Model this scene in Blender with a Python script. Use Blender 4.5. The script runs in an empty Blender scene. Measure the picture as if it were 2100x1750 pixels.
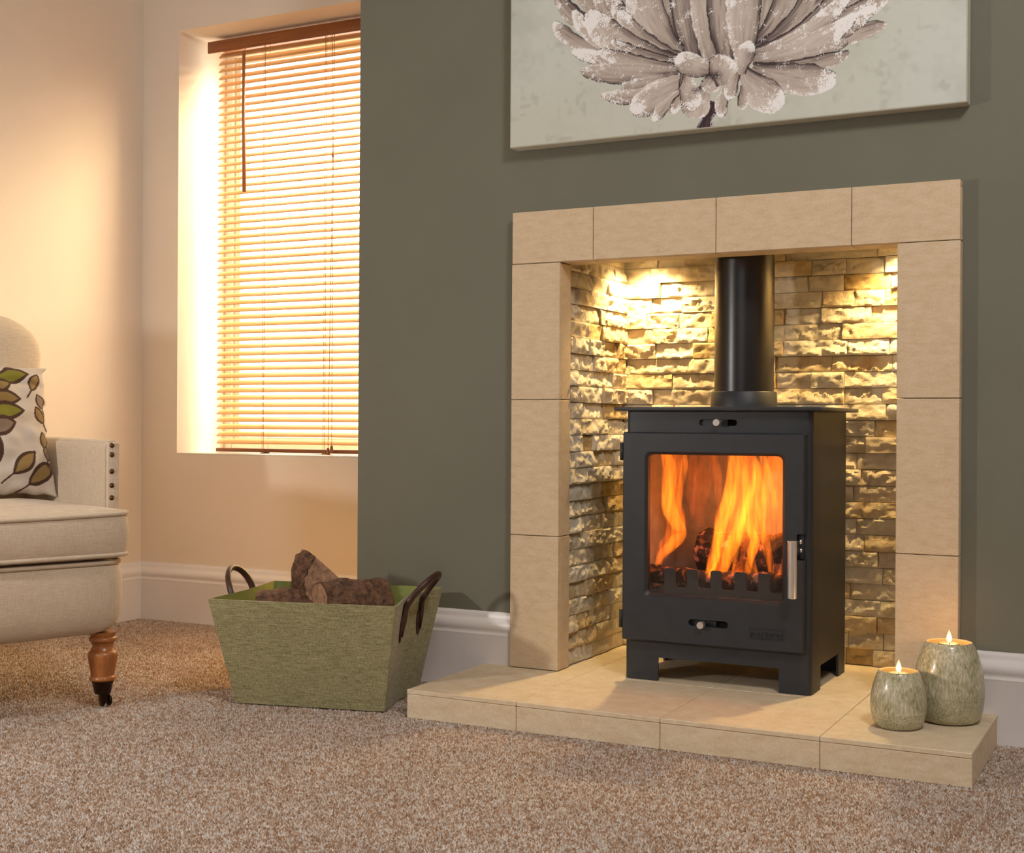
import bpy, bmesh, math, random
import numpy as np
from mathutils import Vector, Matrix, noise as mnoise

random.seed(7)
rng = np.random.default_rng(7)
scene = bpy.context.scene
COL = scene.collection

# ------------------------------------------------------------------ camera
cam_data = bpy.data.cameras.new('camera')
cam_data.sensor_fit = 'HORIZONTAL'
cam_data.sensor_width = 36.0
cam_data.lens = 46.184
cam_data.clip_start = 0.02
cam = bpy.data.objects.new('camera', cam_data)
COL.objects.link(cam)
cam.matrix_world = Matrix((
    (0.89048377, -0.00624674, 0.45497213, 1.35367941),
    (0.45497396, -0.00120677, -0.89050392, -2.67527589),
    (0.0061118, 0.99997976, 0.00176749, 0.60563743),
    (0, 0, 0, 1)))
scene.camera = cam

# ------------------------------------------------------------------ world, lights, exposure
scene.view_settings.view_transform = 'Standard'
scene.view_settings.look = 'None'
scene.view_settings.gamma = 1.0
scene.view_settings.use_curve_mapping = False
scene.view_settings.exposure = 0.0

world = bpy.data.worlds.new('world')
scene.world = world
world.use_nodes = True
bgn = world.node_tree.nodes['Background']
bgn.inputs[0].default_value = (1.0, 0.92, 0.76, 1)
bgn.inputs[1].default_value = 5.0


def area_light(name, loc, target, size, power, color, size_y=None, spread=math.pi):
    d = bpy.data.lights.new(name, 'AREA')
    d.energy = power
    d.color = color
    d.size = size
    if size_y:
        d.shape = 'RECTANGLE'
        d.size_y = size_y
    d.spread = spread
    o = bpy.data.objects.new(name, d)
    COL.objects.link(o)
    o.location = loc
    o.rotation_euler = (Vector(target) - Vector(loc)).to_track_quat('-Z', 'Y').to_euler()
    return o


# room lamp on the right behind the viewer, a small lamp low on the left, warm evening light outside the window
area_light('room_lamp_right', (1.75, -1.80, 2.28), (0.15, 0.0, 0.5), 0.40, 26, (1.0, 0.965, 0.93))
area_light('rear_fill_light', (0.9, -4.4, 1.5), (0.2, 0.0, 0.6), 1.8, 12, (0.97, 0.97, 1.0))  # unseen soft fill added behind the viewer to keep the ambient level up
area_light('room_lamp_left', (-0.95, -2.0, 0.86), (0.5, -0.1, 0.45), 0.09, 13, (1.0, 0.93, 0.86))
area_light('evening_light_outside', (-0.25, 1.65, 2.35), (-1.45, -0.1, 0.5), 1.0, 185, (1.0, 0.73, 0.40))

# warm lamp low in the alcove, behind the corner of the chimney breast
_d = bpy.data.lights.new('alcove_lamp', 'SPOT')
_d.energy = 7
_d.color = (1.0, 0.54, 0.15)
_d.spot_size = math.radians(176)
_d.spot_blend = 1.0
_d.shadow_soft_size = 0.025
_o = bpy.data.objects.new('alcove_lamp', _d)
COL.objects.link(_o)
_o.location = (-0.480, 0.09, 0.43)
_o.rotation_euler = (Vector((-1.1, -0.12, 0.0)) - Vector(_o.location)).to_track_quat('-Z', 'Y').to_euler()


# ------------------------------------------------------------------ helpers
def lin(r, g, b):
    def f(c):
        c /= 255.0
        return c / 12.92 if c <= 0.04045 else ((c + 0.055) / 1.055) ** 2.4
    return (f(r), f(g), f(b), 1.0)


def new_mat(name):
    m = bpy.data.materials.new(name)
    m.use_nodes = True
    nt = m.node_tree
    b = nt.nodes['Principled BSDF']
    return m, nt, b


def pos_node(nt, kind='Position'):
    if kind == 'Position':
        g = nt.nodes.new('ShaderNodeNewGeometry')
        return g.outputs['Position']
    t = nt.nodes.new('ShaderNodeTexCoord')
    return t.outputs['Object']


def noise_node(nt, vec, scale, detail=3.0, rough=0.55, stretch=None):
    if stretch:
        mp = nt.nodes.new('ShaderNodeMapping')
        mp.inputs['Scale'].default_value = stretch
        nt.links.new(vec, mp.inputs['Vector'])
        vec = mp.outputs['Vector']
    n = nt.nodes.new('ShaderNodeTexNoise')
    n.inputs['Scale'].default_value = scale
    n.inputs['Detail'].default_value = detail
    n.inputs['Roughness'].default_value = rough
    nt.links.new(vec, n.inputs['Vector'])
    return n.outputs['Fac']


def ramp_node(nt, fac, stops):
    r = nt.nodes.new('ShaderNodeValToRGB')
    e = r.color_ramp.elements
    e[0].position, e[0].color = stops[0]
    e[1].position, e[1].color = stops[-1]
    for p, c in stops[1:-1]:
        k = e.new(p)
        k.color = c
    nt.links.new(fac, r.inputs['Fac'])
    return r.outputs['Color']


def bump_node(nt, b, height, strength=0.3, dist=0.002, prev=None):
    bn = nt.nodes.new('ShaderNodeBump')
    bn.inputs['Strength'].default_value = strength
    bn.inputs['Distance'].default_value = dist
    nt.links.new(height, bn.inputs['Height'])
    if prev is not None:
        nt.links.new(prev, bn.inputs['Normal'])
    nt.links.new(bn.outputs['Normal'], b.inputs['Normal'])
    return bn.outputs['Normal']


def math_node(nt, op, a, b=None):
    m = nt.nodes.new('ShaderNodeMath')
    m.operation = op
    for i, v in enumerate((a, b)):
        if v is None:
            continue
        if isinstance(v, (int, float)):
            m.inputs[i].default_value = v
        else:
            nt.links.new(v, m.inputs[i])
    return m.outputs[0]


def mat_noise(name, c1, c2, scale, rough=0.6, bump=0.2, bdist=0.001, bscale=None, stretch=None, metallic=0.0,
              detail=4.0, coords='Position', spec=0.5, coat=0.0, lo=0.3, hi=0.7):
    m, nt, b = new_mat(name)
    p = pos_node(nt, coords)
    f = noise_node(nt, p, scale, detail, 0.6, stretch)
    nt.links.new(ramp_node(nt, f, [(lo, c1), (hi, c2)]), b.inputs['Base Color'])
    b.inputs['Roughness'].default_value = rough
    b.inputs['Metallic'].default_value = metallic
    b.inputs['Specular IOR Level'].default_value = spec
    b.inputs['Coat Weight'].default_value = coat
    if bump:
        f2 = noise_node(nt, p, bscale or scale * 4, 4.0, 0.6, stretch)
        bump_node(nt, b, f2, bump, bdist)
    return m


def mat_fabric(name, c1, c2, thread=900.0, bump=0.35, slub=0.5, coords='Object'):
    """plain weave with slubby threads in two directions"""
    m, nt, b = new_mat(name)
    p = pos_node(nt, coords)
    h = noise_node(nt, p, 1.0, 3.0, 0.7, (thread * 0.06, thread * 0.06, thread))
    v = noise_node(nt, p, 1.0, 3.0, 0.7, (thread, thread, thread * 0.06))
    s = math_node(nt, 'MULTIPLY', math_node(nt, 'ADD', h, v), 0.5)
    big = noise_node(nt, p, 14.0, 3.0)
    s2 = math_node(nt, 'ADD', math_node(nt, 'MULTIPLY', s, 1.0 - 0.25 * slub), math_node(nt, 'MULTIPLY', big, 0.25 * slub))
    nt.links.new(ramp_node(nt, s2, [(0.36, c1), (0.62, c2)]), b.inputs['Base Color'])
    b.inputs['Roughness'].default_value = 0.9
    b.inputs['Specular IOR Level'].default_value = 0.2
    b.inputs['Sheen Weight'].default_value = 0.15
    bump_node(nt, b, s, bump, 0.0008)
    return m


def mat_plain(name, c, rough=0.5, metallic=0.0, spec=0.5, bump=0.05, scale=60.0):
    return mat_noise(name, tuple(x * 0.93 for x in c[:3]) + (1,), c, scale, rough, bump, 0.0005, None, None, metallic, spec=spec)


def mesh_obj(name, verts, faces, mat, parent=None, smooth=False, origin=None):
    """one mesh object; `origin` (world) is the parent's location, subtracted from the vertices"""
    me = bpy.data.meshes.new(name)
    if origin is not None:
        verts = [(v[0] - origin[0], v[1] - origin[1], v[2] - origin[2]) for v in verts]
    me.from_pydata([tuple(v) for v in verts], [], [tuple(f) for f in faces])
    me.update()
    return link_mesh(name, me, mat, parent, smooth)


def link_mesh(name, me, mat, parent=None, smooth=False):
    o = bpy.data.objects.new(name, me)
    COL.objects.link(o)
    for mm in (mat if isinstance(mat, (list, tuple)) else [mat]):
        if mm is not None:
            me.materials.append(mm)
    if smooth:
        me.polygons.foreach_set('use_smooth', [True] * len(me.polygons))
        if smooth == 'auto':
            me.polygons.foreach_set('use_smooth', [True] * len(me.polygons))
            try:
                me.set_sharp_from_angle(angle=math.radians(38))
            except Exception:
                pass
    if parent is not None:
        o.parent = parent
    return o


def bm_obj(name, bm, mat, parent=None, smooth=False, origin=None):
    bmesh.ops.recalc_face_normals(bm, faces=bm.faces[:])
    if origin is not None:
        bmesh.ops.translate(bm, verts=bm.verts[:], vec=-Vector(origin))
    me = bpy.data.meshes.new(name)
    bm.to_mesh(me)
    bm.free()
    return link_mesh(name, me, mat, parent, smooth)


def bm_box(bm, x0, x1, y0, y1, z0, z1, bevel=0.0, seg=2):
    r = bmesh.ops.create_cube(bm, size=1.0)
    vs = r['verts']
    for v in vs:
        v.co = Vector((x0 + (v.co.x + .5) * (x1 - x0), y0 + (v.co.y + .5) * (y1 - y0), z0 + (v.co.z + .5) * (z1 - z0)))
    if bevel > 0:
        es = {e for v in vs for e in v.link_edges}
        bmesh.ops.bevel(bm, geom=list(es), offset=bevel, segments=seg, affect='EDGES', profile=0.5)


def box(name, x0, x1, y0, y1, z0, z1, mat, parent=None, bevel=0.0, seg=2, origin=None, smooth=False):
    bm = bmesh.new()
    bm_box(bm, x0, x1, y0, y1, z0, z1, bevel, seg)
    return bm_obj(name, bm, mat, parent, 'auto' if (bevel and seg > 1) else smooth, origin)


def lathe(name, prof, mat, parent=None, seg=40, center=(0, 0, 0), closed=False, smooth='auto'):
    """prof: list of (r, z)"""
    vs, fs = [], []
    n = len(prof)
    for k in range(seg):
        a = 2 * math.pi * k / seg
        for r, z in prof:
            vs.append((center[0] + r * math.cos(a), center[1] + r * math.sin(a), center[2] + z))
    for k in range(seg):
        k2 = (k + 1) % seg
        for i in range(n - 1):
            fs.append((k * n + i, k2 * n + i, k2 * n + i + 1, k * n + i + 1))
        if closed:
            fs.append((k * n + n - 1, k2 * n + n - 1, k2 * n, k * n))
    bm = bmesh.new()
    bv = [bm.verts.new(v) for v in vs]
    for f in fs:
        bm.faces.new([bv[i] for i in f])
    bmesh.ops.remove_doubles(bm, verts=bm.verts[:], dist=1e-6)
    return bm_obj(name, bm, mat, parent, smooth)


def sweep(path, radii, seg=10, closed=False, flat=1.0, up=Vector((0, 0, 1))):
    """tube verts/faces along a path"""
    P = [Vector(p) for p in path]
    n = len(P)
    if isinstance(radii, (int, float)):
        radii = [radii] * n
    vs, fs = [], []
    prev = None
    for i in range(n):
        t = (P[(i + 1) % n] - P[i - 1]) if closed else (P[min(i + 1, n - 1)] - P[max(i - 1, 0)])
        t.normalize()
        if prev is None:
            a = up.cross(t)
            if a.length < 1e-3:
                a = Vector((1, 0, 0)).cross(t)
        else:
            a = prev - t * prev.dot(t)
        a.normalize()
        prev = a
        b = t.cross(a)
        for k in range(seg):
            an = 2 * math.pi * k / seg
            vs.append(P[i] + a * (math.cos(an) * radii[i]) + b * (math.sin(an) * radii[i] * flat))
    rows = n if closed else n - 1
    for i in range(rows):
        j = (i + 1) % n
        for k in range(seg):
            k2 = (k + 1) % seg
            fs.append((i * seg + k, i * seg + k2, j * seg + k2, j * seg + k))
    if not closed:
        fs.append(tuple(reversed(range(seg))))
        fs.append(tuple((n - 1) * seg + k for k in range(seg)))
    return vs, fs


def tube(name, path, radii, mat, parent=None, seg=10, closed=False, flat=1.0, origin=None):
    vs, fs = sweep(path, radii, seg, closed, flat)
    return mesh_obj(name, vs, fs, mat, parent, True, origin)


def loft(name, rings, mat, parent=None, smooth=True, cap=True):
    """rings: lists of equal length of (x,y,z)"""
    n = len(rings[0])
    vs = [p for r in rings for p in r]
    fs = []
    for i in range(len(rings) - 1):
        for k in range(n):
            k2 = (k + 1) % n
            fs.append((i * n + k, i * n + k2, (i + 1) * n + k2, (i + 1) * n + k))
    if cap:
        fs.append(tuple(reversed(range(n))))
        fs.append(tuple((len(rings) - 1) * n + k for k in range(n)))
    return mesh_obj(name, vs, fs, mat, parent, smooth)


def rrect(x0, x1, y0, y1, r, z, n=8):
    out = []
    for (cx, cy, a0) in ((x1 - r, y1 - r, 0), (x0 + r, y1 - r, 90), (x0 + r, y0 + r, 180), (x1 - r, y0 + r, 270)):
        for k in range(n + 1):
            a = math.radians(a0 + 90.0 * k / n)
            out.append((cx + r * math.cos(a), cy + r * math.sin(a), z))
    return out


def cut(o, cutter_bm):
    """subtract a shape from o, for good"""
    me = bpy.data.meshes.new('tmp')
    bmesh.ops.recalc_face_normals(cutter_bm, faces=cutter_bm.faces[:])
    cutter_bm.to_mesh(me)
    cutter_bm.free()
    c = bpy.data.objects.new('tmp', me)
    COL.objects.link(c)
    if o.parent:
        c.parent = o.parent
    md = o.modifiers.new('cut', 'BOOLEAN')
    md.operation = 'DIFFERENCE'
    md.solver = 'EXACT'
    md.object = c
    bpy.context.view_layer.update()
    dg = bpy.context.evaluated_depsgraph_get()
    nm = bpy.data.meshes.new_from_object(o.evaluated_get(dg))
    o.modifiers.clear()
    old = o.data
    o.data = nm
    bpy.data.objects.remove(c)
    bpy.data.meshes.remove(me)
    bpy.data.meshes.remove(old)
    nm.polygons.foreach_set('use_smooth', [True] * len(nm.polygons))
    nm.set_sharp_from_angle(angle=math.radians(30))


def bm_stadium(bm, x0, x1, zc, r, y0, y1, n=10):
    ring = []
    for k in range(n + 1):
        a = math.radians(90 + 180 * k / n)
        ring.append((x0 + r + r * math.cos(a), zc + r * math.sin(a)))
    for k in range(n + 1):
        a = math.radians(-90 + 180 * k / n)
        ring.append((x1 - r + r * math.cos(a), zc + r * math.sin(a)))
    f = [bm.verts.new((x, y0, z)) for x, z in ring]
    g = [bm.verts.new((x, y1, z)) for x, z in ring]
    bm.faces.new(f)
    bm.faces.new(list(reversed(g)))
    m = len(ring)
    for k in range(m):
        bm.faces.new((f[k], g[k], g[(k + 1) % m], f[(k + 1) % m]))


def prism_xz(bm, pts, y0, y1):
    f = [bm.verts.new((x, y0, z)) for x, z in pts]
    g = [bm.verts.new((x, y1, z)) for x, z in pts]
    bm.faces.new(f)
    bm.faces.new(list(reversed(g)))
    m = len(pts)
    for k in range(m):
        bm.faces.new((f[k], g[k], g[(k + 1) % m], f[(k + 1) % m]))


def thing(name, label, cat, loc=(0, 0, 0), rotz=0.0, group=None):
    o = bpy.data.objects.new(name, None)
    COL.objects.link(o)
    o.empty_display_size = 0.05
    o.location = loc
    o.rotation_euler = (0, 0, rotz)
    return tag(o, label, cat, group)


def tag(o, label, cat, group=None, kind=None):
    o['label'] = label
    o['category'] = cat
    if group:
        o['group'] = group
    if kind:
        o['kind'] = kind
    return o


def struct(o, label=None, cat=None):
    o['kind'] = 'structure'
    if label:
        o['label'] = label
    if cat:
        o['category'] = cat
    return o


def vnoise(x, y, seed=0):
    """value noise on numpy arrays, 0..1"""
    xi = np.floor(x).astype(np.int64)
    yi = np.floor(y).astype(np.int64)
    fx = x - xi
    fy = y - yi
    fx = fx * fx * (3 - 2 * fx)
    fy = fy * fy * (3 - 2 * fy)

    def h(a, b):
        n = (a * 374761393 + b * 668265263 + seed * 974634533) & 0xFFFFFFFF
        n = ((n ^ (n >> 13)) * 1274126177) & 0xFFFFFFFF
        return ((n ^ (n >> 16)) & 0xFFFF) / 65535.0
    return (h(xi, yi) * (1 - fx) * (1 - fy) + h(xi + 1, yi) * fx * (1 - fy)
            + h(xi, yi + 1) * (1 - fx) * fy + h(xi + 1, yi + 1) * fx * fy)


def set_color(me, rgb):
    """rgb: (n,3) linear colour per vertex"""
    at = me.color_attributes.new('paint', 'FLOAT_COLOR', 'POINT')
    a = np.ones((len(rgb), 4), np.float32)
    a[:, :3] = rgb
    at.data.foreach_set('color', a.ravel())


def srgb2lin(a):
    a = np.clip(a, 0, 1)
    return np.where(a <= 0.04045, a / 12.92, ((a + 0.055) / 1.055) ** 2.4)


def mat_paint(name, rough=0.8, thread=700.0, bump=0.3):
    m, nt, b = new_mat(name)
    v = nt.nodes.new('ShaderNodeVertexColor')
    v.layer_name = 'paint'
    nt.links.new(v.outputs['Color'], b.inputs['Base Color'])
    b.inputs['Roughness'].default_value = rough
    b.inputs['Specular IOR Level'].default_value = 0.25
    p = pos_node(nt, 'Object')
    n = noise_node(nt, p, thread, 2.0)
    bump_node(nt, b, n, bump, 0.0006)
    return m


# ------------------------------------------------------------------ dimensions (metres; y = 0 is the chimney breast face)
HX0, HX1, HD, HH = -0.0717, 1.0414, 0.3556, 0.0561       # hearth
SX1, SZ, TS = 0.970, 1.0833, 0.0308                     # surround
IX0, IX1, IZ = 0.1197, 0.8511, 0.9665
RY = 0.373                                              # face of the recess back
CHX = -0.4334                                           # left corner of the chimney breast
WY = 0.4353                                             # alcove wall with the window
LX = -1.5278                                            # left wall
WX0, WX1, WZ0, WZ1 = -1.386, -0.50, 0.5081, 1.8009       # window opening
SKZ = 0.1727
CEIL = 2.45
XR, YR = 2.9, -4.6

# ------------------------------------------------------------------ materials
M_green = mat_noise('green_grey_wall_paint', lin(109, 109, 96), lin(115, 115, 102), 3.0, 0.75, 0.12, 0.0006, 380, spec=0.3)
M_cream = mat_noise('cream_wall_paint', lin(227, 213, 196), lin(231, 218, 202), 3.0, 0.8, 0.12, 0.0006, 380, spec=0.3)
M_white = mat_noise('white_gloss_paint', lin(228, 224, 224), lin(234, 231, 231), 5.0, 0.35, 0.05, 0.0005, 40)
M_ceiling = mat_noise('white_ceiling_paint', lin(226, 222, 214), lin(230, 226, 220), 3.0, 0.9, 0.1, 0.0006, 200)
M_upvc = mat_plain('white_window_frame', lin(232, 230, 224), 0.3)


def mat_sandstone(name, c1, c2, c3):
    m, nt, b = new_mat(name)
    p = pos_node(nt, 'Position')
    f = noise_node(nt, p, 1.0, 5.0, 0.65, (30, 30, 75))
    f2 = noise_node(nt, p, 260.0, 3.0, 0.6)
    s = math_node(nt, 'ADD', math_node(nt, 'MULTIPLY', f, 0.6), math_node(nt, 'MULTIPLY', f2, 0.4))
    nt.links.new(ramp_node(nt, s, [(0.33, c1), (0.5, c2), (0.68, c3)]), b.inputs['Base Color'])
    b.inputs['Roughness'].default_value = 0.62
    b.inputs['Specular IOR Level'].default_value = 0.35
    bump_node(nt, b, s, 0.22, 0.0016)
    return m


M_tile = mat_sandstone('sandstone_tile', lin(194, 168, 136), lin(206, 184, 153), lin(214, 196, 169))
M_hearth = mat_sandstone('hearth_sandstone_tile', lin(204, 182, 150), lin(216, 198, 168), lin(224, 212, 190))
M_grout = mat_plain('pale_grout', lin(206, 192, 172), 0.9)

# carpet: base colour and pile share one look
M_carpet, nt, b = new_mat('beige_twist_carpet')
p = pos_node(nt, 'Position')
f = noise_node(nt, p, 330.0, 2.0, 0.5)
nt.links.new(ramp_node(nt, f, [(0.36, lin(140, 108, 84)), (0.5, lin(176, 150, 128)), (0.66, lin(205, 188, 172))]), b.inputs['Base Color'])
b.inputs['Roughness'].default_value = 0.95
b.inputs['Specular IOR Level'].default_value = 0.1
bump_node(nt, b, noise_node(nt, p, 420.0, 3.0), 0.6, 0.003)

# ------------------------------------------------------------------ room shell
FZ = -0.004
struct(box('floor', LX - 0.1, XR + 0.1, YR - 0.1, 0.9, FZ - 0.05, FZ, M_carpet))

# carpet pile: tufts nobody could count, dense where the floor is seen
def carpet():
    step = 0.0039
    xs = np.arange(-1.53, 1.75, step)
    ys = np.arange(-1.75, 0.44, step)
    X, Y = np.meshgrid(xs, ys)
    X = X.ravel() + rng.uniform(-.45, .45, X.size) * step
    Y = Y.ravel() + rng.uniform(-.45, .45, Y.size) * step
    # keep the part of the floor in and around the view; nothing under the hearth or the chimney breast
    lim = -1.62 + 0.5 * (X + 0.35)
    keep = (Y > lim) & (X > LX + .002) & (Y < WY - .002) & ~((X > CHX - .002) & (Y > -0.002))
    keep &= ~((X > HX0) & (X < HX1) & (Y > -HD)) & (X < 1.7)
    X, Y = X[keep], Y[keep]
    n = len(X)
    h = rng.uniform(0.0030, 0.0050, n)
    r = rng.uniform(0.0018, 0.0028, n)
    a0 = rng.uniform(0, 2 * np.pi, n)
    lean = 0.0030
    vx = np.zeros((n, 4, 3), np.float32)
    for k in range(3):
        a = a0 + k * 2.0944
        vx[:, k, 0] = X + r * np.cos(a)
        vx[:, k, 1] = Y + r * np.sin(a)
        vx[:, k, 2] = FZ - 0.0005 + h * 0.35 * (k == 0)
    vx[:, 3, 0] = X + rng.uniform(-lean, lean, n)
    vx[:, 3, 1] = Y + rng.uniform(-lean, lean, n)
    vx[:, 3, 2] = FZ + h
    idx = np.arange(n)[:, None, None] * 4
    f = (idx + np.array([[0, 1, 3], [1, 2, 3], [2, 0, 3]])[None]).reshape(-1)
    me = bpy.data.meshes.new('carpet_pile')
    me.vertices.add(n * 4)
    me.vertices.foreach_set('co', vx.ravel())
    nf = n * 3
    me.loops.add(nf * 3)
    me.loops.foreach_set('vertex_index', f.astype(np.int32))
    me.polygons.add(nf)
    me.polygons.foreach_set('loop_start', (np.arange(nf) * 3).astype(np.int32))
    me.polygons.foreach_set('use_smooth', np.ones(nf, bool))
    me.update(calc_edges=True)
    pal = np.array([lin(204, 192, 182)[:3], lin(188, 168, 152)[:3], lin(172, 138, 110)[:3], lin(148, 116, 90)[:3], lin(214, 205, 198)[:3]])
    q = vnoise(X / .007, Y / .007, 3) * .4 + rng.uniform(0, 1, n) * .6
    ci = np.digitize(q, [.26, .42, .58, .70])
    ci = np.array([3, 2, 1, 0, 4])[ci]
    col = pal[ci] * rng.uniform(.9, 1.08, (n, 1))
    big = vnoise(X / .16, Y / .16, 9) * .6 + vnoise(X / .05, Y / .05, 10) * .4
    col = col * (0.90 + .2 * big)[:, None]
    set_color(me, np.repeat(col, 4, axis=0))
    m, nt, b = new_mat('carpet_pile')
    v = nt.nodes.new('ShaderNodeVertexColor')
    v.layer_name = 'paint'
    nt.links.new(v.outputs['Color'], b.inputs['Base Color'])
    b.inputs['Roughness'].default_value = 0.95
    b.inputs['Specular IOR Level'].default_value = 0.1
    b.inputs['Sheen Weight'].default_value = 0.1
    o = link_mesh('carpet_pile', me, m)
    tag(o, 'beige flecked twist-pile carpet covering the floor', 'carpet', kind='stuff')


carpet()

struct(box('ceiling', LX - 0.1, XR + 0.1, YR - 0.1, 0.9, CEIL, CEIL + 0.05, M_ceiling))
struct(box('wall_left', LX - 0.1, LX, YR - 0.1, 0.9, FZ, CEIL, M_cream))
struct(box('wall_right', XR, XR + 0.1, YR - 0.1, 0.9, FZ, CEIL, M_cream))
struct(box('wall_rear', LX, XR, YR - 0.1, YR, FZ, CEIL, M_cream))

# alcove wall with the window opening
bm = bmesh.new()
WT = 0.30
bm_box(bm, LX, WX0, WY, WY + WT, FZ, CEIL)
bm_box(bm, WX1, CHX + 0.02, WY, WY + WT, FZ, CEIL)
bm_box(bm, WX0, WX1, WY, WY + WT, FZ, WZ0)
bm_box(bm, WX0, WX1, WY, WY + WT, WZ1, CEIL)
struct(bm_obj('wall_back', bm, M_cream))

# chimney breast with the recess
RX0, RX1, RTOP = 0.100, 0.872, 1.035
bm = bmesh.new()
bm_box(bm, CHX, RX0, 0, WY, FZ, CEIL)
bm_box(bm, RX1, XR, 0, WY, FZ, CEIL)
bm_box(bm, RX0, RX1, 0, 0.40, RTOP, CEIL)
struct(bm_obj('wall_chimney_breast', bm, M_green))

# window: frame, sill, pane
def window():
    y0, y1 = 0.655, 0.715
    bm = bmesh.new()
    fw = 0.030
    bm_box(bm, WX0, WX0 + fw, y0, y1, WZ0, WZ1, .004)
    bm_box(bm, WX1 - fw, WX1, y0, y1, WZ0, WZ1, .004)
    bm_box(bm, WX0 + fw, WX1 - fw, y0, y1, WZ0, WZ0 + fw, .004)
    bm_box(bm, WX0 + fw, WX1 - fw, y0, y1, WZ1 - fw, WZ1, .004)
    w = struct(bm_obj('window_1', bm, M_upvc, None, 'auto'))
    bm = bmesh.new()
    f2 = 0.022
    x0, x1, z0, z1 = WX0 + fw, WX1 - fw, WZ0 + fw, WZ1 - fw
    bm_box(bm, x0, x0 + f2, y0 + .012, y1 - .01, z0, z1, .003)
    bm_box(bm, x1 - f2, x1, y0 + .012, y1 - .01, z0, z1, .003)
    bm_box(bm, x0 + f2, x1 - f2, y0 + .012, y1 - .01, z0, z0 + f2, .003)
    bm_box(bm, x0 + f2, x1 - f2, y0 + .012, y1 - .01, z1 - f2, z1, .003)
    bm_obj('sash', bm, M_upvc, w, 'auto')
    m, nt, b = new_mat('window_glass')
    nt.nodes.remove(b)
    tr = nt.nodes.new('ShaderNodeBsdfTransparent')
    gl = nt.nodes.new('ShaderNodeBsdfGlossy')
    gl.inputs['Roughness'].default_value = 0.02
    mx = nt.nodes.new('ShaderNodeMixShader')
    mx.inputs[0].default_value = 0.06
    nt.links.new(tr.outputs[0], mx.inputs[1])
    nt.links.new(gl.outputs[0], mx.inputs[2])
    nt.links.new(mx.outputs[0], nt.nodes['Material Output'].inputs[0])
    box('pane', x0 + f2, x1 - f2, .682, .688, z0 + f2, z1 - f2, m, w)
    box('window_sill', WX0, WX1, WY + .001, y0, WZ0 - 0.0, WZ0 + 0.004, M_upvc, w, .0015)
    return m


M_glass = window()

# skirting boards with a torus moulding
def skirting(name, p0, p1, nrm, m0=0.0, m1=0.0):
    prof = [(0, 0), (.017, 0), (.017, .118), (.0185, .123), (.0165, .127), (.0165, .131), (.019, .135), (.0205, .141),
            (.0195, .148), (.016, .1535), (.0115, .157), (.0095, .161), (.0095, .166), (.007, .1705), (.003, SKZ), (0, SKZ)]
    d = Vector(p1) - Vector(p0)
    d.normalize()
    vs, fs = [], []
    n = len(prof)
    for (p, s) in ((p0, m0), (p1, m1)):
        for o, z in prof:
            q = Vector((p[0], p[1], 0)) + Vector(nrm) * o + d * (s * o)
            vs.append((q.x, q.y, FZ + .001 + z * (SKZ - FZ) / SKZ))
    for i in range(n - 1):
        fs.append((i, i + 1, n + i + 1, n + i))
    fs.append(tuple(reversed(range(n))))
    fs.append(tuple(range(n, 2 * n)))
    bm = bmesh.new()
    bv = [bm.verts.new(v) for v in vs]
    for f in fs:
        bm.faces.new([bv[i] for i in f])
    return struct(bm_obj(name, bm, M_white, None, 'auto'))


skirting('baseboard_left', (LX, YR, 0), (LX, WY, 0), (1, 0, 0), 0, -1)
skirting('baseboard_back', (LX, WY, 0), (CHX, WY, 0), (0, -1, 0), 1, -1)
skirting('baseboard_chimney_side', (CHX, WY, 0), (CHX, 0, 0), (-1, 0, 0), 1, 1)
skirting('baseboard_chimney_left', (CHX, 0, 0), (-0.001, 0, 0), (0, -1, 0), -1, 0)
skirting('baseboard_chimney_right', (SX1 + .001, 0, 0), (XR, 0, 0), (0, -1, 0), 0, 0)

# ------------------------------------------------------------------ recess lined with split-face stone
STONE_COLS = [((242, 230, 204), (222, 202, 166)), ((236, 216, 178), (212, 182, 134)), ((244, 234, 214), (228, 212, 184)),
              ((228, 202, 150), (198, 162, 104)), ((240, 224, 196), (216, 196, 164))]
M_stones = []
for i, (a, c) in enumerate(STONE_COLS):
    m, nt, b = new_mat('split_face_stone')
    p = pos_node(nt, 'Position')
    f = noise_node(nt, p, 22.0, 5.0, 0.65)
    nt.links.new(ramp_node(nt, f, [(0.3, lin(*c)), (0.58, lin(*a))]), b.inputs['Base Color'])
    b.inputs['Roughness'].default_value = 0.95
    b.inputs['Specular IOR Level'].default_value = 0.08
    bump_node(nt, b, noise_node(nt, p, 130.0, 7.0, 0.78), 0.9, 0.005)
    M_stones.append(m)
M_mortar = mat_plain('dark_stone_joint', lin(120, 98, 66), 0.95)


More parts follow.
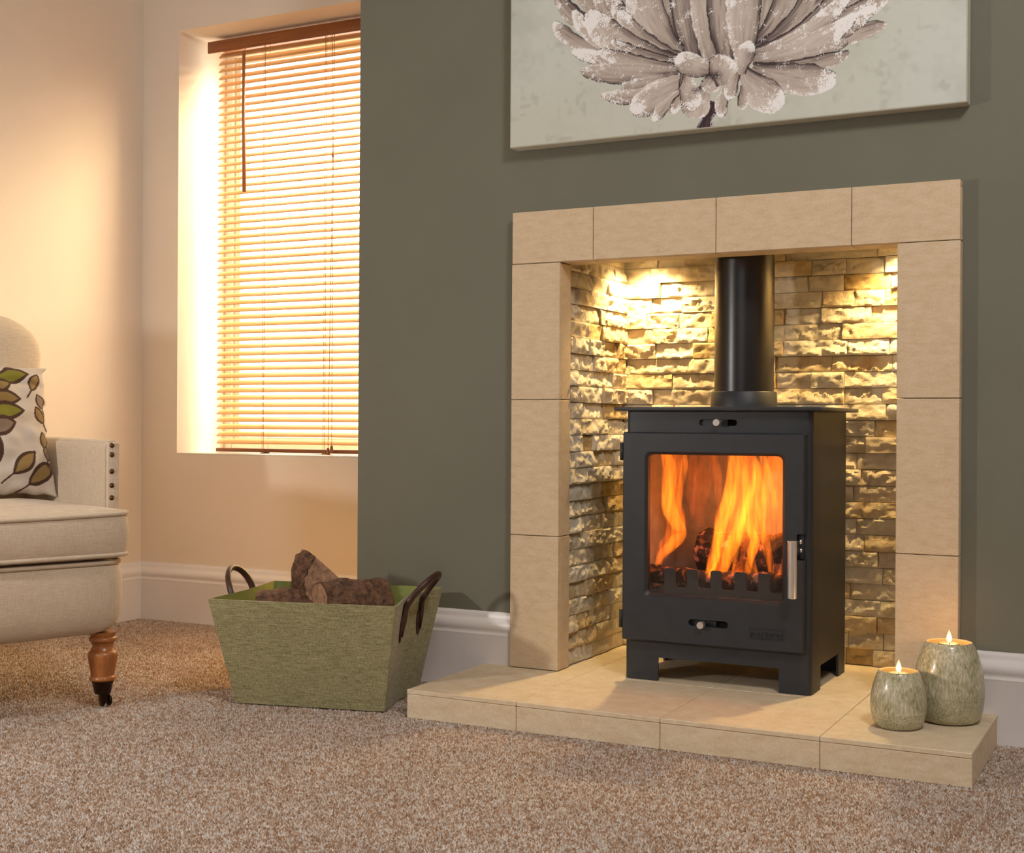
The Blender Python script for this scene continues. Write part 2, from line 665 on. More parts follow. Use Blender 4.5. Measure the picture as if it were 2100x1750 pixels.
def stone_wall(name, W, H, place, seed, back):
    """rows of split stones in (u, v, n) space; place(u, v, n) -> world"""
    r = random.Random(seed)
    wall = back
    v = 0.0
    row = 0
    rows = 26
    rh = H / rows
    while row < rows:
        u = 0.0
        first = True
        while u < W - 1e-4:
            w = r.choice((.07, .09, .11, .14, .16, .19)) * r.uniform(.85, 1.15)
            if first:
                w *= r.uniform(.45, 1.0)
                first = False
            if W - u - w < .035:
                w = W - u
            hh = rh
            base = r.choice((.006, .009, .012, .015))
            amp = r.uniform(.0035, .0075)
            chip = r.choice((0, 0, .003, .0045, .006))
            cl = r.uniform(.25, .75)
            g = .0006
            nu, nv = max(6, int(w / .0045)), 9
            off = Vector((r.uniform(0, 50), r.uniform(0, 50), r.uniform(0, 50)))
            tilt = r.uniform(-.004, .004)
            vs, fs = [], []
            for j in range(nv + 1):
                for i in range(nu + 1):
                    a, bb = i / nu, j / nv
                    uu, vv = u + g + a * (w - 2 * g), v + g + bb * (hh - 2 * g)
                    q = Vector((uu * 30, vv * 40, 0)) + off
                    d = mnoise.fractal(q * 1.5, .7, 2.3, 5) * .8
                    ridge = 1.0 - abs(mnoise.noise(q * .8 + Vector((9, 3, 1)))) * 2.0
                    cv = cl + .55 * mnoise.fractal(Vector((uu * 38, vv * 16, 3)) + off, .8, 2.2, 4)
                    cs = min(1, max(0, (bb - cv) / .10))
                    edge = min(min(a, 1 - a) * w, min(bb, 1 - bb) * hh)
                    rim = min(1.0, edge / .005)
                    n = base - chip * cs + (amp * (d + .45 * ridge + .25) + tilt * (bb - .5) * 2) * (.35 + .65 * rim)
                    vs.append(place(uu, vv, max(.0025, n)))
            k = nu + 1
            for j in range(nv):
                for i in range(nu):
                    fs.append((j * k + i, j * k + i + 1, (j + 1) * k + i + 1, (j + 1) * k + i))
            # sides back to the wall
            rim_idx = [i for i in range(k)] + [j * k + nu for j in range(1, nv + 1)] + [nv * k + i for i in range(nu - 1, -1, -1)] + [j * k for j in range(nv - 1, 0, -1)]
            s0 = len(vs)
            for q in rim_idx:
                j, i = divmod(q, k)
                vs.append(place(u + g + i / nu * (w - 2 * g), v + g + j / nv * (hh - 2 * g), 0.0003))
            L = len(rim_idx)
            for t in range(L):
                t2 = (t + 1) % L
                fs.append((rim_idx[t], s0 + t, s0 + t2, rim_idx[t2]))
            o = mesh_obj('stone', vs, fs, r.choices(M_stones, (4, 3, 4, 1.6, 3))[0], wall, False)
            bm = bmesh.new()
            bm.from_mesh(o.data)
            bmesh.ops.recalc_face_normals(bm, faces=bm.faces[:])
            bm.to_mesh(o.data)
            bm.free()
            o.data.polygons.foreach_set('use_smooth', [True] * len(o.data.polygons))
            o.data.set_sharp_from_angle(angle=math.radians(34))
            u += w
        v += rh
        row += 1


zr0 = HH + .001
Hs = RTOP - zr0 - .004
wb = struct(box('wall_recess_back', RX0, RX1, RY + .013, RY + .04, 0, RTOP, M_mortar))
stone_wall('b', RX1 - RX0 - .012, Hs, lambda u, v, n: (RX0 + .006 + u, RY + .013 - n, zr0 + v), 11, wb)
wl = struct(box('wall_recess_left', RX0 + .0005, RX0 + .004, .03, RY + .012, zr0, RTOP, M_mortar))
stone_wall('l', RY - .032, Hs, lambda u, v, n: (RX0 + .004 + n, .031 + u, zr0 + v), 5, wl)
wr = struct(box('wall_recess_right', RX1 - .004, RX1 - .0005, .03, RY + .012, zr0, RTOP, M_mortar))
stone_wall('r', RY - .032, Hs, lambda u, v, n: (RX1 - .004 - n, .031 + u, zr0 + v), 8, wr)

# ------------------------------------------------------------------ fireplace surround of sandstone tiles
def surround():
    o0 = (0.485, -TS / 2, HH)
    t = thing('fireplace_surround', 'beige sandstone tile fireplace surround framing the stove recess', 'fireplace surround', o0)
    g = .0007
    z0 = HH + .0008
    bx = lambda *a: box('tile', *a, M_tile, t, .0012, 1, o0)
    box('backing', .002, SX1 - .002, -TS + .012, -.0005, IZ + .002, SZ - .002, M_grout, t, 0, 2, o0)
    box('backing', .002, IX0 - .012, -TS + .012, -.0005, z0, IZ, M_grout, t, 0, 2, o0)
    box('backing', IX1 + .012, SX1 - .002, -TS + .012, -.0005, z0, IZ, M_grout, t, 0, 2, o0)
    xs = [0, .199, .479, .761, SX1]
    for a, c in zip(xs[:-1], xs[1:]):
        bx(a + g, c - g, -TS, -TS + .011, IZ + g, SZ)
    zs = [z0, .356, .661, IZ]
    for a, c in zip(zs[:-1], zs[1:]):
        bx(0, IX0, -TS, -TS + .011, a + g, c - g)
        bx(IX1, SX1, -TS, -TS + .011, a + g, c - g)
        # reveal pieces inside the jambs
        bx(IX0 - .011, IX0, -TS + .0115, .029, a + g, c - g)
        bx(IX1, IX1 + .011, -TS + .0115, .029, a + g, c - g)
        # outer returns
        bx(0, .009, -TS + .0115, -.0006, a + g, c - g)
        bx(SX1 - .009, SX1, -TS + .0115, -.0006, a + g, c - g)
    bx(0, .009, -TS + .0115, -.0006, IZ + g, SZ - .0115)
    bx(SX1 - .009, SX1, -TS + .0115, -.0006, IZ + g, SZ - .0115)
    for a, c in zip(xs[:-1], xs[1:]):
        bx(a + g, c - g, -TS + .0115, -.0006, SZ - .011, SZ)
    # soffit under the lintel
    xs2 = [IX0, .199, .479, .761, IX1]
    for a, c in zip(xs2[:-1], xs2[1:]):
        bx(a + g, c - g, -TS + .0115, .040, IZ, IZ + .0015 + .009)


surround()

# ------------------------------------------------------------------ hearth
def hearth():
    o0 = ((HX0 + HX1) / 2, -HD / 2, 0)
    t = thing('hearth', 'low beige sandstone tile hearth with a shallow step under the stove', 'hearth', o0)
    tt = .0092
    box('base', HX0 + .012, HX1 - .012, -HD + .012, -.002, .0002, HH - tt - .0006, M_grout, t, 0, 2, o0)
    box('base', RX0 + .002, RX1 - .002, -.0015, RY + .010, .0002, HH - tt - .0006, M_grout, t, 0, 2, o0)
    g = .0005
    bx = lambda *a: box('tile', *a, M_hearth, t, .0011, 1, o0)
    xs = [HX0, .181, .4835, .784, HX1]
    for a, c in zip(xs[:-1], xs[1:]):
        bx(a + (g if a > HX0 else 0), c - (g if c < HX1 else 0), -HD, -.0355, HH - tt, HH)
        bx(a + (g if a > HX0 else 0), c - (g if c < HX1 else 0), -HD + .0006, -HD + .011, FZ + .001, HH - tt - .0005)
    bx(HX0, RX0 + .001, -.034, -.0012, HH - tt, HH)
    bx(RX1 - .001, HX1, -.034, -.0012, HH - tt, HH)
    xs = [RX0 + .002, .181, .4835, .784, RX1 - .002]
    for a, c in zip(xs[:-1], xs[1:]):
        bx(a + g, c - g, -.034, RY + .011, HH - tt, HH)
    bx(HX0 + .0006, HX0 + .011, -HD + .0118, -.0015, FZ + .001, HH - tt - .0005)
    bx(HX1 - .011, HX1 - .0006, -HD + .0118, -.0015, FZ + .001, HH - tt - .0005)


hearth()

# ------------------------------------------------------------------ downlights in the recess ceiling
M_chrome = mat_noise('brushed_steel', lin(198, 194, 190), lin(214, 212, 208), 40.0, 0.22, 0.04, 0.0003, 300, None, 1.0)
M_lens, nt, b = new_mat('lit_lamp_lens')
b.inputs['Emission Color'].default_value = (1.0, 0.78, 0.45, 1)
b.inputs['Emission Strength'].default_value = 12.0
for (lx, ly, lab, pw) in ((.195, .300, 'round recessed downlight above the left corner of the stone recess', 22.0),
                          (.800, .300, 'round recessed downlight above the right corner of the stone recess', 22.0)):
    t = thing('downlight', lab, 'downlight', (lx, ly, RTOP), 0, 'downlights in the recess')
    lathe('trim_ring', [(.022, -.001), (.024, -.004), (.030, -.0045), (.033, -.002), (.033, -.0004)], M_chrome, t, 28)
    lathe('lens', [(0.0001, -.002), (.022, -.002)], M_lens, t, 24)
    d = bpy.data.lights.new('downlight_beam', 'SPOT')
    d.energy = pw
    d.color = (1.0, 0.69, 0.30)
    d.spot_size = math.radians(125)
    d.spot_blend = 0.7
    d.shadow_soft_size = 0.018
    o = bpy.data.objects.new('downlight_beam', d)
    COL.objects.link(o)
    o.location = (lx, ly, RTOP - .008)
    o.rotation_euler = (0, 0, 0)

# ------------------------------------------------------------------ stove
M_iron = mat_noise('black_stove_paint', lin(37, 40, 45), lin(43, 46, 51), 30.0, 0.46, 0.25, 0.0004, 1400, spec=0.45)
M_pipe = mat_noise('satin_black_pipe', lin(20, 19, 22), lin(25, 24, 26), 30.0, 0.30, 0.15, 0.0002, 1200, spec=0.5)
M_black = mat_plain('soot_and_slot_dark', lin(10, 9, 9), 0.9)  # grate bars, and the darkness inside the slots put into colour
M_liner = mat_noise('fire_brick', lin(120, 110, 104), lin(146, 136, 128), 30.0, 0.9, 0.3, 0.001, 200)
M_polish = mat_noise('polished_chrome', lin(232, 232, 232), lin(242, 242, 241), 40.0, 0.24, 0.0, 0.0003, 300, None, 0.86)

SVX0, SVX1, SVY0, SVY1 = .2785, .6810, -.0190, .2760
ST = (.48, .13, HH)


def stove():
    t = thing('wood_burning_stove', 'black steel wood burning stove with a glass door and flue pipe', 'stove', ST)
    z0 = HH + .0006
    # body: folded sheet with leg cut-outs and the door opening, rounded front corners
    r = .010
    path = []
    ys = [SVY1, .217, .057, SVY0 + r]
    for y in ys:
        path.append((SVX0, y))
    for k in range(1, 6):
        a = math.radians(180 + 90 * k / 6)
        path.append((SVX0 + r + r * math.cos(a), SVY0 + r + r * math.sin(a)))
    for x in (SVX0 + r, .330, .353, .442, .525, .617, .630, SVX1 - r):
        path.append((x, SVY0))
    for k in range(1, 6):
        a = math.radians(270 + 90 * k / 6)
        path.append((SVX1 - r + r * math.cos(a), SVY0 + r + r * math.sin(a)))
    for y in reversed(ys):
        path.append((SVX1, y))
    zs = [z0, z0 + .0500, .165, .240, .548, .6035, .6185, .636]
    bm = bmesh.new()
    gv = [[bm.verts.new((x, y, z)) for (x, y) in path] for z in zs]
    for j in range(len(zs) - 1):
        for i in range(len(path) - 1):
            mx = (path[i][0] + path[i + 1][0]) / 2
            my = (path[i][1] + path[i + 1][1]) / 2
            front = my < SVY0 + .0001
            if j == 0 and front and .353 < mx < .617:
                continue
            if j == 0 and not front and .057 < my < .217:
                continue
            if 3 <= j <= 3 and front and .33 < mx < .63:
                continue
            bm.faces.new((gv[j][i], gv[j][i + 1], gv[j + 1][i + 1], gv[j + 1][i]))
    bmesh.ops.recalc_face_normals(bm, faces=bm.faces[:])
    body = bm_obj('body', bm, M_iron, t, 'auto', ST)
    sm = body.modifiers.new('thick', 'SOLIDIFY')
    sm.thickness = .005
    sm.offset = 0
    bpy.context.view_layer.update()
    nm = bpy.data.meshes.new_from_object(body.evaluated_get(bpy.context.evaluated_depsgraph_get()))
    body.modifiers.clear()
    body.data = nm
    nm.polygons.foreach_set('use_smooth', [True] * len(nm.polygons))
    nm.set_sharp_from_angle(angle=math.radians(40))
    # slot in the front above the door
    bm = bmesh.new()
    bm_stadium(bm, .442, .525, .6115, .0068, SVY0 - .01, SVY0 + .01)
    bmesh.ops.translate(bm, verts=bm.verts[:], vec=-Vector(ST))
    cut(body, bm)
    box('slider_plate', .436, .502, SVY0 + .0045, SVY0 + .007, .602, .621, M_iron, t, 0, 2, ST)
    box('slot_dark_backing', .43, .54, SVY0 + .016, SVY0 + .03, .598, .626, M_black, t, 0, 2, ST)  # black backing, stands in for the dark inside of the slot
    # back plate and floor of the body
    box('back_panel', SVX0 + .003, SVX1 - .003, SVY1 - .006, SVY1 - .001, .105, .636, M_iron, t, 0, 2, ST)
    box('base_plate', SVX0 + .003, SVX1 - .003, SVY0 + .004, SVY1 - .007, .107, .113, M_iron, t, 0, 2, ST)
    for (x0, x1) in ((SVX0 + .003, SVX0 + .06), (SVX1 - .06, SVX1 - .003)):
        box('rear_leg', x0, x1, SVY1 - .005, SVY1 - .001, z0, .105, M_iron, t, 0, 2, ST)
    # lid with a folded lip
    box('top_plate', .2565, .7060, -.0420, .2985, .6362, .6445, M_iron, t, .0016, 2, ST)
    # flue
    lathe('flue_collar', [(.0715, 0), (.0735, .0), (.0720, .034), (.0705, .036), (.066, .036)], M_iron, t, 56, (.4835 - ST[0], .160 - ST[1], .6447 - ST[2]))
    lathe('flue_pipe', [(.0655, 0), (.0655, RTOP - .6445 - .001), (.062, RTOP - .6445 - .001), (.062, 0)], M_pipe, t, 64, (.4835 - ST[0], .160 - ST[1], .6448 - ST[2]), True)

    # door: frame with a rounded window, chamfered right edge, notch for the latch
    DX0, DX1, DZ0, DZ1 = .2765, .6735, .1430, .5905
    yb, yf = SVY0 - .0005 - .0025, -.0415
    hole = rrect(.3335, .6265, .2450, .5430, .011, 0, 6)
    hole2 = rrect(.3275, .6325, .2390, .5490, .013, 0, 6)
    n = len(hole)

    def outer(off):
        # sample the outer rectangle at the same angles
        cx, cz = (.3335 + .6265) / 2, (.245 + .543) / 2
        out = []
        x0, x1, q0, q1 = DX0 + off, DX1 - off, DZ0 + off, DZ1 - off
        for i, (x, y, _) in enumerate(hole):
            c = i // 7
            k = (i % 7)
            tx, tz = [(x1, q1), (x0, q1), (x0, q0), (x1, q0)][c]
            # corners collapse on the rectangle's corner with small roundness
            rr = .004
            a = math.radians([0, 90, 180, 270][c] + 90 * k / 6)
            out.append((tx - rr * [1, -1, -1, 1][c] + rr * math.cos(a), tz - rr * [1, 1, -1, -1][c] + rr * math.sin(a)))
        return out
    bm = bmesh.new()
    rings = [[(x, yb, z) for x, z in outer(0)], [(x, yf + .004, z) for x, z in outer(0)], [(x, yf, z) for x, z in outer(.003)],
             [(x, yf, z) for x, z, _ in hole2], [(x, yf + .006, z) for x, z, _ in hole], [(x, yb, z) for x, z, _ in hole]]
    rv = [[bm.verts.new(p) for p in rg] for rg in rings]
    for q in range(6):
        A, Bq = rv[q], rv[(q + 1) % 6]
        for i in range(n):
            bm.faces.new((A[i], A[(i + 1) % n], Bq[(i + 1) % n], Bq[i]))
    door = bm_obj('door', bm, M_iron, t, 'auto', ST)
    bm = bmesh.new()
    bm_box(bm, .6575, .69, yf - .01, yb + .006, .3330, .3860)
    bmesh.ops.translate(bm, verts=bm.verts[:], vec=-Vector(ST))
    cut(door, bm)
    bm = bmesh.new()
    bm_stadium(bm, .428, .5145, .1905, .0072, yf - .01, yb + .004)
    bmesh.ops.translate(bm, verts=bm.verts[:], vec=-Vector(ST))
    cut(door, bm)
    box('air_slide', .4285, .485, yb - .007, yb - .004, .183, .198, M_iron, door, 0, 2, ST)
    box('door_slot_dark', .42, .522, yb - .001, yb - .0002, .181, .200, M_black, door, 0, 2, ST)  # black sheet behind the cut, the slot's inner shade as colour
    # glass pane set in the door
    box('glass', .3300, .6300, yb - .010, yb - .006, .2415, .5465, M_fireglass, door, 0, 2, ST)
    # hinges
    for z in (.548, .186):
        tube('hinge', [(.2705, -.029, z - .019), (.2705, -.029, z + .019)], .0048, M_iron, door, 12, origin=ST)
    # handle: bar, arm, washer and screw
    lathe('handle', [(0.0001, 0), (.0085, .0), (.0092, .0008), (.0092, .1142), (.0085, .115), (0.0001, .115)], M_polish, door, 32,
          (.6605 - ST[0], -.085 - ST[1], .2605 - ST[2]))
    box('handle_arm', .6590, .6625, -.082, yb - .006, .344, .373, M_iron, door, .001, 2, ST)
    box('latch_block', .6580, .6690, yb - .010, yb - .001, .335, .384, M_iron, door, .001, 2, ST)
    for (z, rr) in ((.370, .0055), (.352, .0062)):
        vs, fs = sweep([(.6630, -.032 + (.004 if z < .36 else 0), z), (.6662, -.032 + (.004 if z < .36 else 0), z)], [rr, rr * .8], 16)
        mesh_obj('screw', vs, fs, M_polish, door, False, ST)
    # air knobs
    for (x, z, par, y0) in ((.487, .6115, t, SVY0 + .003), (.4590, .1830 + .005, door, yf + .012)):
        pr = [(.004, 0), (.004, .014), (.0075, .015), (.0078, .017), (.0078, .028), (.0070, .0292), (0.0001, .0292)]
        vs, fs = [], []
        sg = 24
        for k in range(sg):
            a = 2 * math.pi * k / sg
            for rr, hh in pr:
                vs.append((x + rr * math.cos(a), y0 - hh, z + rr * math.sin(a)))
        m = len(pr)
        for k in range(sg):
            for i in range(m - 1):
                fs.append((k * m + i, ((k + 1) % sg) * m + i, ((k + 1) % sg) * m + i + 1, k * m + i + 1))
        o = mesh_obj('air_knob', vs, fs, M_polish, par, True, ST)
        o.data.set_sharp_from_angle(angle=math.radians(35))
    # raised lettering between two thin lines
    cu = bpy.data.curves.new('lettering', 'FONT')
    cu.body = 'portway'
    cu.size = .0175
    cu.extrude = .0011
    cu.space_character = 1.22
    cu.align_x = 'CENTER'
    cu.align_y = 'CENTER'
    tmp = bpy.data.objects.new('tmp', cu)
    COL.objects.link(tmp)
    bpy.context.view_layer.update()
    me = bpy.data.meshes.new_from_object(tmp.evaluated_get(bpy.context.evaluated_depsgraph_get()))
    bpy.data.objects.remove(tmp)
    bpy.data.curves.remove(cu)
    xs = [v.co.x for v in me.vertices]
    sc = .068 / (max(xs) - min(xs))
    cxm = (max(xs) + min(xs)) / 2
    for v in me.vertices:
        x, y, z = v.co
        v.co = Vector((.5972 + (x - cxm) * sc - ST[0], yf - .0010 - z - ST[1], .1785 + y - ST[2]))
    me.materials.clear()
    link_mesh('lettering', me, M_iron, door)
    for z in (.1885, .1705, .1675):
        box('lettering_line', .560, .6345, yf - .0016, yf + .0002, z - .0006, z + .0006, M_iron, door, 0, 2, ST)
    box('lettering_line', .560, .5608, yf - .0008, yf + .0002, .1675, .1885, M_iron, door, 0, 2, ST)

    # inside: liner bricks, grate, log retainer comb
    zi0, zi1 = .150, .628
    box('liner', SVX0 + .004, SVX0 + .018, .002, .250, zi0, zi1, M_liner, t, 0, 2, ST)
    box('liner', SVX1 - .018, SVX1 - .004, .002, .250, zi0, zi1, M_liner, t, 0, 2, ST)
    box('liner', SVX0 + .019, SVX1 - .019, .236, .250, zi0, zi1, M_liner, t, 0, 2, ST)
    box('baffle', SVX0 + .019, SVX1 - .019, .05, .235, .600, .612, M_liner, t, 0, 2, ST)
    for k in range(9):
        x = SVX0 + .03 + k * .042
        box('grate_bar', x - .009, x + .009, .012, .234, .234, .244, M_black, t, .001, 1, ST)
    pts = [(.3150, .236), (.3150, .2495), (.342, .2495), (.349, .262)]
    fing = [(.359, .3835), (.410, .435), (.4625, .4865), (.5150, .5400), (.5660, .5915)]
    for i, (a, c) in enumerate(fing):
        zb = .258
        pts += [(a - .004, zb), (a, zb + .004)]
        rr = .005
        for k in range(5):
            an = math.radians(180 - 90 * k / 4)
            pts.append((a + rr + rr * math.cos(an), .2975 - rr + rr * math.sin(an)))
        for k in range(5):
            an = math.radians(90 - 90 * k / 4)
            pts.append((c - rr + rr * math.cos(an), .2975 - rr + rr * math.sin(an)))
        pts += [(c, zb + .004), (c + .004, zb)]
    pts += [(.640, .258), (.640, .236)]
    bm = bmesh.new()
    prism_xz(bm, pts, -.001, .003)
    bm_obj('log_retainer', bm, M_iron, t, False, ST)
    return t


M_fireglass, nt, b = new_mat('stove_glass')
nt.nodes.remove(b)
tr = nt.nodes.new('ShaderNodeBsdfTransparent')
tr.inputs[0].default_value = (0.97, 0.95, 0.93, 1)
gl = nt.nodes.new('ShaderNodeBsdfGlossy')
gl.inputs['Roughness'].default_value = 0.03
mx = nt.nodes.new('ShaderNodeMixShader')
mx.inputs[0].default_value = 0.04
nt.links.new(tr.outputs[0], mx.inputs[1])
nt.links.new(gl.outputs[0], mx.inputs[2])
nt.links.new(mx.outputs[0], nt.nodes['Material Output'].inputs[0])

stove()

# ------------------------------------------------------------------ fire: charred logs, flames, glow
def char_mat():
    m, nt, b = new_mat('charred_wood')
    p = pos_node(nt, 'Position')
    v = nt.nodes.new('ShaderNodeTexVoronoi')
    v.inputs['Scale'].default_value = 55.0
    nt.links.new(p, v.inputs['Vector'])
    f = noise_node(nt, p, 40.0, 4.0, 0.6)
    nt.links.new(ramp_node(nt, f, [(0.42, lin(22, 14, 14)), (0.56, lin(52, 32, 28)), (0.62, lin(170, 118, 98))]), b.inputs['Base Color'])
    b.inputs['Roughness'].default_value = 0.85
    bump_node(nt, b, v.outputs['Distance'], 0.8, 0.006)
    g = ramp_node(nt, v.outputs['Distance'], [(0.72, (0, 0, 0, 1)), (1.0, (1.0, 0.14, 0.02, 1))])
    nt.links.new(g, b.inputs['Emission Color'])
    b.inputs['Emission Strength'].default_value = 0.35
    return m


M_char = char_mat()


def rough_log(name, p0, p1, r0, r1, mat, seed, label, cat, group, seg=22, nl=16, amp=.12):
    P0, P1 = Vector(p0), Vector(p1)
    path, rad = [], []
    for i in range(nl):
        s = i / (nl - 1)
        path.append(P0.lerp(P1, s))
        rad.append(r0 + (r1 - r0) * s)
    vs, fs = sweep(path, rad, seg)
    out = []
    for i, v in enumerate(vs):
        c = path[i // seg]
        d = v - c
        k = 1 + amp * (mnoise.fractal(Vector(v) * 28 + Vector((seed, 0, 0)), 1.0, 2.0, 4)) * 1.6
        out.append(c + d * k)
    o = mesh_obj(name, out, fs, mat, None, True)
    o.data.set_sharp_from_angle(angle=math.radians(45))
    return tag(o, label, cat, group)


rough_log('burning_log', (.395, .150, .322), (.640, .118, .318), .048, .050, M_char, 3, 'thick charred log lying across the fire behind the flames', 'log', 'logs burning in the stove')
rough_log('burning_log', (.300, .075, .275), (.450, .062, .266), .020, .023, M_char, 8, 'thin charred log at the left front of the stove grate', 'log', 'logs burning in the stove')
rough_log('burning_log', (.450, .052, .268), (.630, .070, .272), .021, .024, M_char, 15, 'low charred log at the right front of the stove grate', 'log', 'logs burning in the stove')

PETALS= [[0.413, 1.394, 0.371, 1.51, 0.359, 1.65, 0.0475, 0.35, 0.2, 1], [0.454, 1.381, 0.433, 1.501, 0.411, 1.661, 0.0515, 0.4, 0.3, -1], [0.495, 1.376, 0.494, 1.492, 0.483, 1.649, 0.0594, 0.45, 0.4, 1], [0.57, 1.396, 0.637, 1.472, 0.646, 1.603, 0.0594, 0.45, 0.3, -1], [0.57, 1.396, 0.685, 1.446, 0.74, 1.569, 0.0515, 0.4, 0.3, -1], [0.57, 1.396, 0.741, 1.429, 0.813, 1.529, 0.0515, 0.45, 0.4, -1], [0.372, 1.399, 0.265, 1.484, 0.231, 1.65, 0.0594, 0.4, 0.3, 1], [0.372, 1.395, 0.199, 1.493, 0.153, 1.643, 0.0555, 0.45, 0.4, 1], [0.351, 1.39, 0.143, 1.48, 0.111, 1.563, 0.0337, 0.35, 0.25, 1], [0.243, 1.415, 0.132, 1.447, 0.106, 1.499, 0.0277, 0.5, 0.6, 1], [0.329, 1.388, 0.182, 1.439, 0.154, 1.52, 0.0297, 0.6, 1.0, 1], [0.589, 1.387, 0.759, 1.408, 0.831, 1.455, 0.0376, 0.5, 0.5, -1], [0.628, 1.367, 0.759, 1.381, 0.83, 1.399, 0.0297, 0.45, 0.4, -1], [0.382, 1.39, 0.243, 1.447, 0.203, 1.584, 0.0396, 0.4, 0.4, 1], [0.388, 1.389, 0.287, 1.425, 0.231, 1.56, 0.0337, 0.3, 0.5, 1], [0.409, 1.394, 0.361, 1.462, 0.381, 1.607, 0.0297, 0.3, 0.6, 1], [0.425, 1.385, 0.392, 1.457, 0.395, 1.604, 0.0337, 0.4, 0.6, -1], [0.442, 1.371, 0.413, 1.455, 0.414, 1.601, 0.0317, 0.2, 0.2, 1], [0.399, 1.396, 0.308, 1.453, 0.311, 1.588, 0.0594, 0.62, 0.75, 1], [0.397, 1.388, 0.291, 1.425, 0.264, 1.503, 0.0376, 0.55, 0.75, 1], [0.397, 1.376, 0.243, 1.415, 0.188, 1.513, 0.0456, 0.6, 0.9, 1], [0.397, 1.378, 0.297, 1.4, 0.241, 1.443, 0.0198, 0.35, 0.5, 1], [0.397, 1.364, 0.265, 1.384, 0.147, 1.427, 0.0277, 0.6, 0.95, -1], [0.397, 1.364, 0.287, 1.385, 0.21, 1.423, 0.0258, 0.5, 0.7, 1], [0.393, 1.355, 0.287, 1.357, 0.172, 1.381, 0.0376, 0.5, 0.3, -1], [0.382, 1.346, 0.309, 1.327, 0.266, 1.338, 0.0258, 0.4, 0.5, -1], [0.393, 1.333, 0.309, 1.297, 0.219, 1.325, 0.0277, 0.55, 0.6, -1], [0.413, 1.337, 0.351, 1.31, 0.29, 1.279, 0.0456, 0.62, 0.7, -1], [0.409, 1.312, 0.364, 1.289, 0.341, 1.254, 0.0238, 0.6, 0.9, -1], [0.47, 1.371, 0.462, 1.468, 0.448, 1.616, 0.0535, 0.55, 0.5, 1], [0.497, 1.376, 0.486, 1.464, 0.499, 1.607, 0.0456, 0.5, 0.4, -1], [0.517, 1.37, 0.51, 1.451, 0.515, 1.605, 0.0238, 0.2, 0.1, 1], [0.564, 1.398, 0.585, 1.46, 0.578, 1.576, 0.0654, 0.5, 0.35, 1], [0.568, 1.394, 0.643, 1.428, 0.656, 1.563, 0.0515, 0.5, 0.4, -1], [0.57, 1.388, 0.657, 1.413, 0.703, 1.528, 0.0297, 0.3, 0.2, -1], [0.566, 1.381, 0.676, 1.388, 0.737, 1.486, 0.0258, 0.35, 0.45, -1], [0.564, 1.373, 0.676, 1.376, 0.766, 1.476, 0.0337, 0.6, 0.8, 1], [0.564, 1.36, 0.666, 1.355, 0.814, 1.434, 0.0376, 0.62, 0.8, 1], [0.574, 1.351, 0.685, 1.345, 0.77, 1.422, 0.0297, 0.6, 0.8, 1], [0.564, 1.354, 0.695, 1.34, 0.754, 1.376, 0.0258, 0.45, 0.35, 1], [0.578, 1.343, 0.704, 1.328, 0.758, 1.351, 0.0258, 0.4, 0.5, -1], [0.539, 1.357, 0.54, 1.438, 0.539, 1.582, 0.0535, 0.62, 0.8, 1], [0.562, 1.341, 0.638, 1.302, 0.732, 1.301, 0.0456, 0.55, 0.6, -1], [0.539, 1.336, 0.571, 1.275, 0.628, 1.271, 0.0495, 0.68, 0.75, -1], [0.414, 1.308, 0.393, 1.29, 0.385, 1.266, 0.0198, 0.55, 0.8, 1], [0.459, 1.31, 0.434, 1.276, 0.428, 1.253, 0.0456, 0.66, 0.4, 1], [0.409, 1.347, 0.42, 1.297, 0.439, 1.272, 0.0396, 0.62, 0.8, 1], [0.537, 1.306, 0.543, 1.278, 0.534, 1.26, 0.0198, 0.5, 0.6, 1], [0.503, 1.311, 0.489, 1.28, 0.494, 1.248, 0.0238, 0.6, 0.6, -1], [0.527, 1.338, 0.509, 1.307, 0.511, 1.282, 0.0258, 0.6, 0.9, -1], [0.413, 1.343, 0.418, 1.317, 0.407, 1.306, 0.0258, 0.6, 0.5, 1], [0.471, 1.348, 0.426, 1.357, 0.392, 1.387, 0.0416, 0.6, 0.75, -1], [0.481, 1.339, 0.467, 1.321, 0.463, 1.302, 0.0357, 0.62, 0.5, 1], [0.495, 1.318, 0.491, 1.353, 0.505, 1.374, 0.0475, 0.66, 0.8, -1], [0.537, 1.336, 0.536, 1.371, 0.558, 1.397, 0.0337, 0.64, 0.9, 1]]
STEM= [(0.471, 1.28), (0.463, 1.254), (0.453, 1.225)]
